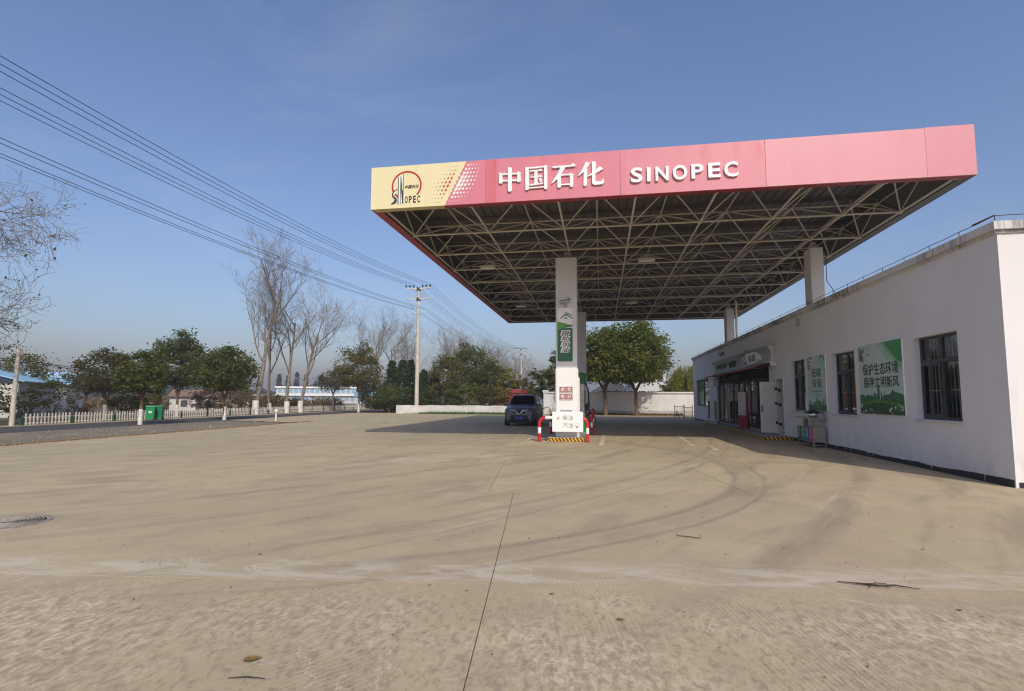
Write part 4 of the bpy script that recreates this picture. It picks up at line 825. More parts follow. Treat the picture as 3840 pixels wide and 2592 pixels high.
for x in txe:
    for y in ty: MBs = place(rod_mesh(M['steel_paint2'], 7, 't'), 'roof_stub', can, Matrix.Translation(C_(x, y, zt_)) @ Matrix.Diagonal((.026, .026, .16, 1)))
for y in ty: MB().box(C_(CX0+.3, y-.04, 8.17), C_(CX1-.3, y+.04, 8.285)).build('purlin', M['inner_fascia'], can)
for y in (by[2]+.35, by[4]+.3, by[6]+.35): MB().tube([C_(CX0+.6, y, zb_+.13), C_(CX1-.6, y, zb_+.13)], .028, 6).build('conduit', M['steel_paint2'], can)
# raised lettering
GL = [
[[(-2.58,8.22),(-2.49,8.21),(-2.45,8.19),(-2.47,8.18),(-2.47,7.51),(-2.53,7.49),(-2.58,7.52)],[(-2.84,8.08),(-2.74,8.05),(-2.74,7.76),(-2.79,7.75),(-2.84,7.76)],[(-2.31,8.06),(-2.27,8.08),(-2.18,8.01),(-2.21,8.0),(-2.21,7.78),(-2.26,7.76),(-2.31,7.78)],[(-2.75,8.05),(-2.31,8.04),(-2.3,8.0),(-2.75,8.01)],[(-2.75,7.85),(-2.31,7.85),(-2.31,7.8),(-2.75,7.81)]],
[[(-2.07,8.2),(-1.97,8.18),(-1.97,7.53),(-2.03,7.51),(-2.07,7.52)],[(-1.53,8.19),(-1.49,8.22),(-1.42,8.16),(-1.44,8.14),(-1.44,7.52),(-1.49,7.5),(-1.53,7.52)],[(-1.98,8.18),(-1.52,8.19),(-1.52,8.15),(-1.98,8.14)],[(-1.98,7.58),(-1.52,7.59),(-1.52,7.56),(-1.98,7.55)],[(-1.94,8.08),(-1.91,8.09),(-1.68,8.09),(-1.63,8.12),(-1.56,8.06),(-1.93,8.05)],[(-1.93,7.89),(-1.9,7.9),(-1.7,7.9),(-1.64,7.94),(-1.57,7.88),(-1.91,7.87)],[(-1.95,7.67),(-1.92,7.68),(-1.66,7.69),(-1.62,7.72),(-1.55,7.67),(-1.93,7.64)],[(-1.81,8.08),(-1.72,8.08),(-1.72,7.66),(-1.81,7.66)],[(-1.7,7.85),(-1.64,7.85),(-1.59,7.81),(-1.59,7.77),(-1.62,7.73),(-1.66,7.75),(-1.67,7.8)]],
[[(-1.3,8.15),(-1.27,8.16),(-0.77,8.16),(-0.71,8.22),(-0.63,8.14),(-0.65,8.12),(-1.25,8.11),(-1.29,8.12)],[(-1.06,8.13),(-0.91,8.13),(-1.05,7.9),(-1.14,7.79),(-1.3,7.66),(-1.32,7.68),(-1.15,7.92)],[(-1.15,7.87),(-1.05,7.9),(-1.05,7.54),(-1.1,7.52),(-1.15,7.53)],[(-0.8,7.92),(-0.76,7.94),(-0.68,7.87),(-0.7,7.87),(-0.71,7.54),(-0.76,7.52),(-0.8,7.54)],[(-1.06,7.91),(-0.79,7.91),(-0.79,7.87),(-1.06,7.87)],[(-1.06,7.62),(-0.79,7.63),(-0.79,7.59),(-1.06,7.59)]],
[[(-0.35,8.23),(-0.23,8.18),(-0.32,8.04),(-0.41,7.94),(-0.54,7.83),(-0.56,7.85),(-0.42,8.06)],[(-0.41,7.96),(-0.34,8.06),(-0.31,8.04),(-0.32,7.55),(-0.37,7.52),(-0.42,7.54)],[(-0.18,8.22),(-0.07,8.21),(-0.09,7.64),(0.04,7.63),(0.09,7.65),(0.13,7.72),(0.14,7.66),(0.16,7.6),(0.11,7.55),(-0.06,7.54),(-0.14,7.55),(-0.18,7.6)],[(0.04,8.07),(0.13,7.99),(-0.08,7.87),(-0.29,7.79),(-0.3,7.81),(-0.09,7.96)]]]
for strokes in GL:
    lt = MB()
    for k, q in enumerate(strokes): lt.prism(q, ffm, .0, .060-.0012*k)
    lt.build('raised_letter', M['letter'], can, True)
for chx, a, b, v0, v1 in (('S', .88, 1.21, 7.535, 7.96), ('I', 1.32, 1.42, 7.54, 7.95), ('N', 1.55, 1.90, 7.54, 7.95), ('O', 2.01, 2.39, 7.53, 7.955), ('P', 2.50, 2.82, 7.54, 7.95), ('E', 2.94, 3.26, 7.54, 7.95), ('C', 3.35, 3.71, 7.53, 7.955)):
    o = text_mesh('raised_letter', chx, .55, M['letter'], can, Matrix(), ext=.028, off=.0 if chx == 'I' else .009, bevel=.004)
    fit_text(o, a, b, v0, v1, Matrix.Translation(C_(0, CY0-.030, 0)) @ FRONT)
# emblem on the yellow sheet: ring, S, two pillars and N, small caps
lf = lambda u, v, d: C_(u, CY0-.001-d, v)
em = MB(); rc = Vector((-5.665, 7.895)); 
def arc(a0, a1, r, wd, n=40): 
    return [(rc.x+r*math.cos(math.radians(a0+(a1-a0)*k/n)), rc.y+r*.97*math.sin(math.radians(a0+(a1-a0)*k/n))) for k in range(n+1)]
ribbon(em, arc(-43, 201, .445, .05), .05, lf, 0, .006)
ribbon(em, arc(214, 238, .43, .05, 8), .05, lf, 0, .0065)
em.build('emblem_ring', M['logo_red'], can)
em = MB()
em.prism([(-5.938, 7.345), (-5.905, 7.345), (-5.915, 8.185), (-5.935, 8.17)], lf, 0, .008)
em.prism([(-5.86, 7.345), (-5.845, 7.345), (-5.845, 8.20), (-5.86, 8.20)], lf, 0, .0082)
em.prism([(-5.845, 8.20), (-5.80, 7.75), (-5.775, 7.75), (-5.775, 8.26), (-5.76, 8.26), (-5.76, 7.345), (-5.79, 7.345), (-5.838, 7.78)], lf, 0, .0084)
ribbon(em, bez((-5.945, 7.80), (-6.10, 7.76), (-6.15, 7.62), (-6.06, 7.56))+bez((-6.06, 7.56), (-5.96, 7.50), (-5.97, 7.40), (-6.15, 7.345))[1:], [.012, .015, .02, .024, .03, .034, .038, .04, .044, .048, .052, .056, .06, .068, .075, .08, .085, .085, .07, .045, .02], lf, 0, .0086)
em.build('emblem_letters', M['logo_dark'], can)
em = MB(); em.prism([(-5.912, 7.345), (-5.862, 7.345), (-5.862, 8.195), (-5.913, 8.19)], lf, 0, .0074); em.prism([(-5.835, 8.2), (-5.785, 7.8), (-5.785, 8.24)], lf, 0, .0076); em.prism([(-5.843, 7.345), (-5.80, 7.345), (-5.842, 7.72)], lf, 0, .0078)
em.build('emblem_pillar', M['logo_pale'], can)
for chx, u in (('O', -5.70), ('P', -5.575), ('E', -5.445), ('C', -5.315)):
    o = text_mesh('emblem_cap', chx, .25, M['logo_dark'], can, Matrix(), ext=.003, off=.006); fit_text(o, u-.01, u+.08, 7.355, 7.57, Matrix.Translation(C_(0, CY0-.005, 0)) @ FRONT)
o = text_mesh('emblem_script', '中国石化', .16, M['ink'], can, Matrix(), ext=.003, off=.003, shear=.35); fit_text(o, -5.725, -5.275, 7.80, 7.91, Matrix.Translation(C_(0, CY0-.005, 0)) @ FRONT)
# halftone dots either side of the scalloped join (flat print)
dw, dr, db = MB(), MB(), MB(); rows = 10
def ell(u, v, a, b, n=10): return [(u+a*math.cos(2*math.pi*k/n)+.35*b*math.sin(2*math.pi*k/n), v+b*math.sin(2*math.pi*k/n)) for k in range(n)]
for r in range(rows):
    f = (r+.5)/rows; v = ZB+.06+(ZT-ZB-.12)*f; big_ = 1-abs(2*f-1)**1.2; ub = -4.485+.65*((v-ZB)/(ZT-ZB))
    for k in range(5):
        s = (.068*(.35+.65*big_))*(1-.155*k)*(1 if f > .06 else .6)
        dw.prism(ell(ub+.115+k*.112*(.75+.25*big_), v, s*.85, s), lf, 0, .003)
        s2 = (.058*(.25+.75*big_))*(1-.18*k); tgt = dr if (k < 2 and big_ > .45) else db
        tgt.prism(ell(ub-.20-k*.118*(.75+.25*big_), v-.01, s2*.7, s2*.85), lf, 0, .003)
for m_, mm in ((dw, 'dot_white'), (dr, 'dot_red'), (db, 'dot_brown')): tag(m_.build('dot_print', M[mm], can), kind='stuff')
# lamps hung in the frame
for x, y, lb in ((-4.74, 21.94, 'flat canopy lamp nearest the yellow corner of the canopy'), (-4.75, 31.66, 'flat canopy lamp near the far left corner of the canopy'), (1.89, 21.72, 'flat canopy lamp just right of the front signed column'), (1.83, 31.48, 'flat canopy lamp right of the rear pump island')):
    l = thing('canopy_lamp', lb, 'lamp', (x, y, zb_-.14), 0, 'lamps under the canopy')
    MB().bbox((-.33, -.2, .02), (.33, .2, .12), .03).build('housing', M['steel_paint'], l); MB().box((-.28, -.16, .0), (.28, .16, .018)).build('diffuser', M['panel_white'], l)
    MB().tube([(-.7, 0, .10), (.7, 0, .10)], .02, 6).build('hanger_bar', M['steel_paint2'], l)

# ------------------------------------------------------------------ columns
def column(label, x0, x1, y0, dep, zt, z0=0.0, m='col_white', group='canopy columns'):
    c = thing('canopy_column', label, 'column', ((x0+x1)/2, y0+dep/2, z0), 0, group); hw = (x1-x0)/2; hd = dep/2
    MB().bbox((-hw, -hd, 0), (hw, hd, zt-z0), .02).build('shaft', M[m], c)
    MB().lathe([(.22, 0), (.10, .2), (.09, 7.24-zt)], (0, 0, zt-z0), 8).build('bearing', M['node_steel'], c)
    return c
IZ = .16
c1 = column('front canopy column carrying the green self service sign', -1.66, -.86, 19.93, .72, 6.95, IZ)
MB().bbox((-.42, -.375, 0), (.43, .37, 2.55), .04).build('cladding', M['clad_white'], c1)
MB().box((-.245, -.3785, .93), (.20, -.3752, .98)).build('cladding_slot', M['galv'], c1)
MB().bbox((.432, -.33, .0), (.475, .30, 2.2), .012).build('side_panel', M['panel_white'], c1)
c2 = column('rear canopy column partly hidden behind the front signed one', -1.66, -.86, 32.8, .72, 6.95, IZ)
MB().bbox((-.42, -.375, 0), (.43, .37, 2.3), .04).build('cladding', M['clad_white'], c2)
MB().lathe([(.0, 0), (.12, .0), (.15, .04), (.15, .10), (.0, .12)], (.44, -.1, 4.2), 12, 0, 'x').build('speaker_horn', M['alu'], c2)
column('square canopy column standing behind the roof edge, near one', 7.42, 7.86, 20.02, .62, 6.98, .2, 'col_conc')
c4 = column('square canopy column standing behind the roof edge, far one by the downpipe', 7.42, 7.86, 32.9, .62, 6.96, .2, 'col_conc')
dp = thing('downpipe', 'cream rainwater pipe beside the far roof edge column', 'pipe', (7.98, 32.9, 4.7))
MB().tube([(0, 0, -.1), (0, 0, 2.75)], .065, 10).build('pipe', M['door_white'], dp)
for z in (.4, 1.3, 2.2): MB().tube([(0, 0, z), (0, 0, z+.05)], .08, 10).build('pipe_clip', M['door_white'], dp)
tag(MB().tube([(7.93, 19.99, 6.9), (7.91, 19.98, 5.9), (7.90, 19.97, 5.75), (8.6, 20.3, 4.86)], .012, 6).build('cable', M['wire']), 'loose black cable dropping from the near roof edge column to the roof', 'cable')
# self service sign on the front column
sg = thing('self_service_sign', 'tall green and white self service sign with hand emblem on the front column', 'sign', (-1.305, 19.93, 2.96))
SW, SH = .57, 2.03
sfm = lambda u, v, d: (u-SW/2, -.003-d, v)
def rrect(u0, v0, u1, v1, r, n=5):
    out = []
    for cx, cy, a in ((u1-r, v0+r, -90), (u1-r, v1-r, 0), (u0+r, v1-r, 90), (u0+r, v0+r, 180)):
        out += [(cx+r*math.cos(math.radians(a+90*k/n)), cy+r*math.sin(math.radians(a+90*k/n))) for k in range(n+1)]
    return out
MB().prism(rrect(0, 0, SW, SH, .04), sfm, 0, .05).build('sign_box', M['panel_white'], sg)
s2 = lambda u, v, d: sfm(u, v, .05+d)
rr = rrect(.002, .002, SW-.002, SH, .04)
q = clip_poly(rr, [(-1, -1), (2, -1), (2, 1.36), (-1, 1.18)]); MB().prism(q, s2, 0, .002).build('green_print', M['g_dark'], sg)
MB().prism([(.003, 1.18)]+bez((.003, 1.18), (.2, 1.26), (.4, 1.28), (.567, 1.32), 8)[1:]+[(.567, 1.40)]+bez((.567, 1.40), (.4, 1.34), (.3, 1.44), (.003, 1.51), 8)[1:], s2, 0, .0034).build('green_print', M['g_mid'], sg)
MB().prism([(.003, 1.19)]+bez((.003, 1.19), (.15, 1.24), (.28, 1.30), (.36, 1.42), 8)[1:]+[(.003, 1.505)], s2, 0, .0046).build('green_print', M['g_light'], sg)
hd = MB()
hd.prism([(.085, 1.615), (.10, 1.60), (.22, 1.70), (.30, 1.745), (.40, 1.70), (.567, 1.60), (.567, 1.655), (.40, 1.745), (.29, 1.81), (.20, 1.74)], s2, 0, .003)
hd.prism([(.255, 1.885), (.565, 1.75), (.567, 1.72), (.43, 1.76), (.33, 1.80)], s2, 0, .0036); hd.build('hand_print', M['g_mid'], sg)
MB().prism([(.24, 1.64), (.34, 1.585), (.40, 1.63), (.29, 1.70)], s2, 0, .0042).build('hand_print', M['g_pale'], sg)
for k, chx in enumerate('自助加油'):
    v = .99-.215*k; mtx = Matrix.Translation((-SW/2, -.0575, 0)) @ FRONT
    MB().prism([(.10, v-.012), (.425, v-.012), (.49, v+.185), (.165, v+.185)], s2, .0, .0052+.0004*k).build('letter_outline', M['panel_white'], sg)
    o = text_mesh('sign_letter', chx, .19, M['ink'], sg, Matrix(), ext=.0042, off=.0025, shear=.2); fit_text(o, .15, .45, v, v+.172, mtx)
# prohibition plates
for k, (u, v, lb) in enumerate(((-1.525, 1.77, 'upper left of four brown prohibition plates on the front column'), (-1.275, 1.77, 'upper right of four brown prohibition plates on the front column'), (-1.525, 1.505, 'lower left of four brown prohibition plates on the front column'), (-1.275, 1.505, 'lower right of four brown prohibition plates on the front column'))):
    p = thing('prohibition_plate', lb, 'sign', (u, 19.912, v), 0, 'prohibition plates on the front column')
    pm = lambda a, b, d: (a, -.001-d, b)
    MB().prism([(0, 0), (.235, 0), (.235, .24), (0, .24)], pm, 0, .006).build('plate', M['sign_brown'], p)
    cx, cy = .1175, .145
    MB().prism([(cx+.08*math.cos(t), cy+.08*math.sin(t)) for t in [2*math.pi*j/20 for j in range(20)]], pm, .006, .0072).build('disc_print', M['sign_pink'], p)
    rg = MB(); ribbon(rg, [(cx+.073*math.cos(t), cy+.073*math.sin(t)) for t in [2*math.pi*j/24 for j in range(25)]], .014, pm, .0072, .0084)
    sgn = 1 if k in (0, 3) else -1
    rg.prism([(cx-.058*sgn-.005, cy+.048), (cx-.048*sgn+.005, cy+.058), (cx+.058*sgn+.005, cy-.048), (cx+.048*sgn-.005, cy-.058)], pm, .0072, .0086); rg.build('ring_print', M['sign_red'], p)
    ic = MB()
    if k == 0: ic.prism([(cx-.035, cy+.04), (cx-.025, cy+.045), (cx+.03, cy-.03), (cx+.018, cy-.04)], pm, .0072, .0078)
    elif k == 1: ic.prism(ell(cx, cy, .03, .02), pm, .0072, .0078)
    elif k == 2: ic.prism([(cx-.03, cy-.04), (cx-.015, cy-.045), (cx+.035, cy+.04), (cx+.02, cy+.045)], pm, .0072, .0078)
    else: ic.prism([(cx-.018, cy-.04), (cx+.018, cy-.04), (cx+.018, cy+.04), (cx-.018, cy+.04)], pm, .0072, .0078)
    ic.build('icon_print', M['ink'], p)
    tx_ = MB()
    for j in range(4): tx_.prism([(.03+j*.047, .018), (.064+j*.047, .018), (.064+j*.047, .048), (.03+j*.047, .048)], pm, .006, .0068)
    tx_.build('caption_print', M['sign_pink'], p)
# cctv over the sign
cc = thing('security_camera', 'grey security camera on a bracket above the green column sign', 'camera', (-1.27, 19.93, 5.06))
MB().bbox((-.05, -.03, -.05), (.05, -.002, .07), .008).build('wall_mount', M['galv'], cc)
MB().tube([(0, -.03, 0), (-.01, -.12, -.01), (.0, -.15, .08)], .02, 8).build('camera_arm', M['galv'], cc)
bdy = MB(); bdy.tube([(.16, -.16, .19), (-.20, -.22, .11)], .055, 8); bdy.build('camera_body', M['galv'], cc)
MB().tube([(-.20, -.22, .11), (-.215, -.2225, .107)], .045, 8).build('lens', M['car_black'], cc)
hd = MB(); hd.add([(.19, -.10, .25), (.17, -.23, .25), (-.24, -.30, .165), (-.22, -.15, .165), (.19, -.10, .262), (.17, -.23, .262), (-.24, -.30, .177), (-.22, -.15, .177)], [(3, 2, 1, 0), (4, 5, 6, 7), (0, 1, 5, 4), (1, 2, 6, 5), (2, 3, 7, 6), (3, 0, 4, 7)]); hd.build('sun_shield', M['galv'], cc)
MB().tube([(.15, -.13, .18), (.17, -.08, .24), (.10, -.04, .32), (.02, -.02, .36)], .008, 5).build('camera_cable', M['wire'], cc)

# ------------------------------------------------------------------ pump islands, guards, dispensers
def island(label, y0, y1, haz):
    i = thing('pump_island', label, 'island', (-1.28, y0, 0), 0, 'pump islands')
    MB().bbox((-.68, 0, 0), (.68, y1-y0, IZ), .03).build('kerb_body', M['kerb'], i)
    if haz: hazard(lambda u, v, d: (-.655+u, -.001-d, v+.004), 1.31, .135, 10, i)
    return i
island('front pump island with yellow and black hazard edge', 19.58, 24.0, True); island('rear pump island under the far half of the canopy', 30.3, 36.2, False)
def guard(label, x0, x1, y, zt, split=False, paint='red_paint'):
    gd = thing('guard_rail', label, 'guard rail', ((x0+x1)/2, y, 0), 0, 'red and white hoop guards'); h = (x1-x0)/2; r = .062; k = .22
    for s in (-1, 1):
        MB().tube([(s*h, 0, 0), (s*h, 0, .30)], r, 12).build('red_foot', M[paint], gd)
        MB().tube([(s*h, 0, .30), (s*h, 0, .52)], r+.001, 12).build('white_sleeve', M['white_paint'], gd)
    for s in (-1, 1):
        pts = [(s*h, 0, .52), (s*h, 0, zt-k)]+[(s*(h-k+k*math.cos(a)), 0, zt-k+k*math.sin(a)) for a in [math.pi/2*j/6 for j in range(1, 7)]]
        MB().tube(pts, r, 12).build('red_bend', M[paint], gd)
        MB().tube([(s*(h-k), 0, zt), (s*(h-k-.34), 0, zt)], r+.001, 12).build('white_sleeve', M['white_paint'], gd)
    MB().tube([(-(h-k-.34), 0, zt), ((h-k-.34), 0, zt)], r, 12).build('red_bar', M[paint], gd)
    for s in (-1, 1): MB().lathe([(.10, 0), (.10, .012), (.066, .02)], (s*h, 0, 0), 12).build('foot_plate', M['iron'], gd)
    return gd
guard('red and white hoop guard behind the fuel direction board', -2.23, -.49, 19.46, .87)
guard('second red and white hoop guard, at the back of the front island', -2.23, -.42, 23.95, .87)
guard('third hoop guard, in front of the rear pump island', -2.23, -.42, 29.6, .87)
guard('last hoop guard, behind the rear pump island', -2.23, -.42, 36.8, .87)
bd = thing('fuel_direction_board', 'white board with two lines of grey lettering and red arrows on the front hoop guard', 'sign', (-1.195, 19.375, .37))
bfm = lambda u, v, d: (u-.5575, -d, v)
MB().prism(rrect(0, 0, 1.115, .725, .03), bfm, -.022, 0).build('board', M['panel_white'], bd)
for s, v in (('柴油', .41), ('汽油', .14)):
    o = text_mesh('board_lettering', s, .2, M['ink_grey'], bd, Matrix(), ext=.0015); fit_text(o, .375, .75, v, v+.185, Matrix.Translation((-.5575, -.002, 0)) @ FRONT)
def arrow(u, v, dx, dy, L=.125):
    am_ = MB(); d = Vector((dx, dy)).normalized(); e = Vector((u, v)); s = e-d*L; nn = Vector((-d.y, d.x))
    ribbon(am_, [tuple(s), tuple(e)], .018, bfm, 0, .0022); 
    for k in (-1, 1): ribbon(am_, [tuple(e), tuple(e-d*.055+nn*.05*k)], .018, bfm, 0, .0026+.0004*k)
    am_.build('arrow_print', M['ink_red'], bd)
arrow(.19, .45, -1, -1); arrow(.92, .15, 1, -1)
bx_ = MB()
for u in (.2, .9): bx_.box((u-.5575-.03, .022, .45), (u-.5575+.03, .03, .6))
bx_.build('board_clamp', M['galv'], bd)
def dispenser(label, x, y, w_=1.0, h=2.05):
    d = thing('fuel_dispenser', label, 'fuel dispenser', (x, y, IZ), 0, 'fuel dispensers')
    MB().bbox((-.36, -.55, 0), (.36, .55, h), .03).build('cabinet', M['galv'], d)
    MB().bbox((-.362, -.56, .05), (.362, .56, .75), .02).build('lower_panel', M['g_mid'], d)
    MB().bbox((-.40, -.6, h+.001), (.40, .6, h+.42), .05).build('header', M['g_dark'], d)
    for s in (-1, 1):
        MB().box((s*.362, -.35, 1.2), (s*.372, .35, 1.75)).build('display', M['led'], d)
        for yy in (-.3, .3):
            MB().tube([(s*.33, yy, h+.1), (s*.50, yy-.06, h-.25), (s*.53, yy-.1, h-.9), (s*.50, yy-.12, .55), (s*.47, yy-.1, .35), (s*.43, yy-.02, .55), (s*.40, yy, .95)], .022, 7).build('hose', M['car_black'], d)
            MB().bbox((s*.42-.05, yy-.05, .9), (s*.42+.05, yy+.05, 1.2), .02).build('nozzle', M['car_black'], d)
    return d
dispenser('fuel dispenser with green header just behind the front signed column', -1.02, 22.6)
d2 = dispenser('fuel dispenser on the rear island beside the parked grey car', -1.28, 34.6)
MB().tube([(-2.35+.0, -1.5, .92-IZ), (-2.0, -1.3, 1.06-IZ), (-1.88, -1.2, .95-IZ), (-1.86, -1.1, .5-IZ), (-1.75, -.9, .18), (-1.3, -.4, .10), (-.6, 0, .4), (-.37, .1, 1.0)], .022, 7).build('fuelling_hose', M['car_black'], d2)

# ------------------------------------------------------------------ recycling bins with planter
rb = thing('recycling_bin', 'stainless recycling bin set with grey, green, blue and red fronts by the wall', 'recycling bin', (7.02, 19.5, 0))
MB().bbox((-.19, -.66, .17), (.20, .72, .655), .012).build('bin_body', M['steel'], rb)
for k, (m_, ic) in enumerate((('bin_red', 'x'), ('bin_blue', 'a'), ('bin_green', 'h'), ('bin_grey', 'a'))):
    y0 = -.65+k*.342; p = MB().box((-.2, y0, .18), (-.192, y0+.332, .648)).build('bin_front', M[m_], rb)
    pm = lambda u, v, d: (-.2-d, y0+.332-u, .18+v); ic_ = MB()
    if ic == 'x': ribbon(ic_, [(.10, .24), (.23, .43)], .03, pm, 0, .002); ribbon(ic_, [(.23, .24), (.10, .43)], .03, pm, 0, .0024)
    elif ic == 'h': ic_.prism(ell(.166, .37, .05, .05), pm, 0, .002); ic_.prism(ell(.166, .27, .04, .05), pm, 0, .0024)
    else:
        ribbon(ic_, [(.09, .25), (.166, .43)], .022, pm, 0, .002); ribbon(ic_, [(.166, .43), (.24, .25)], .022, pm, 0, .0024); ribbon(ic_, [(.24, .25), (.09, .25)], .022, pm, 0, .0028)
    ic_.prism([(.08, .17), (.25, .17), (.25, .20), (.08, .20)], pm, 0, .002); ic_.prism([(.10, .13), (.23, .13), (.23, .145), (.10, .145)], pm, 0, .002)
    ic_.build('icon_print', M['bin_icon'], p)
for yy in (-.42, .50): MB().box((-.07, yy-.07, .657), (.07, yy+.07, .93)).build('post', M['steel'], rb)
MB().bbox((-.30, -.74, .932), (.22, .80, .965), .008).build('shelf', M['steel'], rb)
MB().box((-.2, -.6, .05), (.2, .7, .075)).build('base_plate', M['steel'], rb)
for sx in (-.18, .19):
    for sy in (-.64, .70): MB().box((sx-.02, sy-.02, 0), (sx+.02, sy+.02, .168)).build('leg', M['steel'], rb)
pt = thing('flower_pot', 'silver bowl with a low green plant on the recycling bin shelf', 'plant pot', (6.93, 19.05, .967))
MB().lathe([(.07, 0), (.12, .02), (.155, .08), (.15, .15), (.135, .155), (.12, .14), (.0, .13)], seg=16).build('bowl', M['chrome'], pt)
rr_ = random.Random(9); lf_ = MB()
for k in range(420):
    a = rr_.uniform(0, 6.28); r = rr_.uniform(.02, .30)**1; z = .15+rr_.uniform(0, .13)*(1-r/.34); c = Vector((r*math.cos(a), r*math.sin(a)*1.1, z)); s = rr_.uniform(.018, .035)
    d1 = Vector((rr_.uniform(-1, 1), rr_.uniform(-1, 1), rr_.uniform(-.6, .9))).normalized(); d2_ = d1.cross(Vector((rr_.uniform(-1, 1), rr_.uniform(-1, 1), rr_.uniform(-1, 1)))).normalized()
    lf_.add([c-d1*s, c+d2_*s*.5, c+d1*s, c-d2_*s*.5], [(0, 1, 2, 3)])
lf_.build('foliage', M['lf_pot'], pt)
# boards and stand outside the shop
st2 = thing('price_stand', 'red display stand with white price cards in front of the shop doors', 'display stand', (6.95, 28.0, .135), -.6)
MB().bbox((-.26, -.02, 0), (.22, .36, .06), .01).build('stand_foot', M['red_stand'], st2); MB().box((-.2, .05, .06), (.2, .30, .62)).build('stand_base', M['red_stand'], st2); MB().box((-.2, .10, .62), (.2, .2, 1.72)).build('stand_panel', M['red_stand'], st2)
for k in range(8): MB().bbox((-.24, .06+.004*(k % 2), .64+k*.145), (.13, .092, .64+k*.145+.138), .004).build('price_card', M['card'], st2)
for k, (x, y, lb) in enumerate(((6.78, 33.6, 'cream advertising board on a stand, nearer one at the far end of the shop'), (6.75, 35.3, 'cream advertising board on a stand, farther one at the far end of the shop'))):
    b_ = thing('advertising_board', lb, 'board', (x, y, .135), 1.2, 'advertising boards outside the shop')
    MB().bbox((-.26, -.02, .25), (.26, .02, 1.32), .01).build('panel', M['card_y'], b_); MB().box((-.03, .022, .1), (.03, .05, 1.2)).build('upright', M['alu'], b_)
    MB().bbox((-.35, -.22, 0), (.35, .28, .10), .03).build('water_base', M['galv'], b_)
tag(MB().bbox((6.72, 27.6, .005), (6.9, 27.9, .12), .01).build('floor_box', M['galv']), 'small grey box on the ground by the price stand', 'box') if False else None
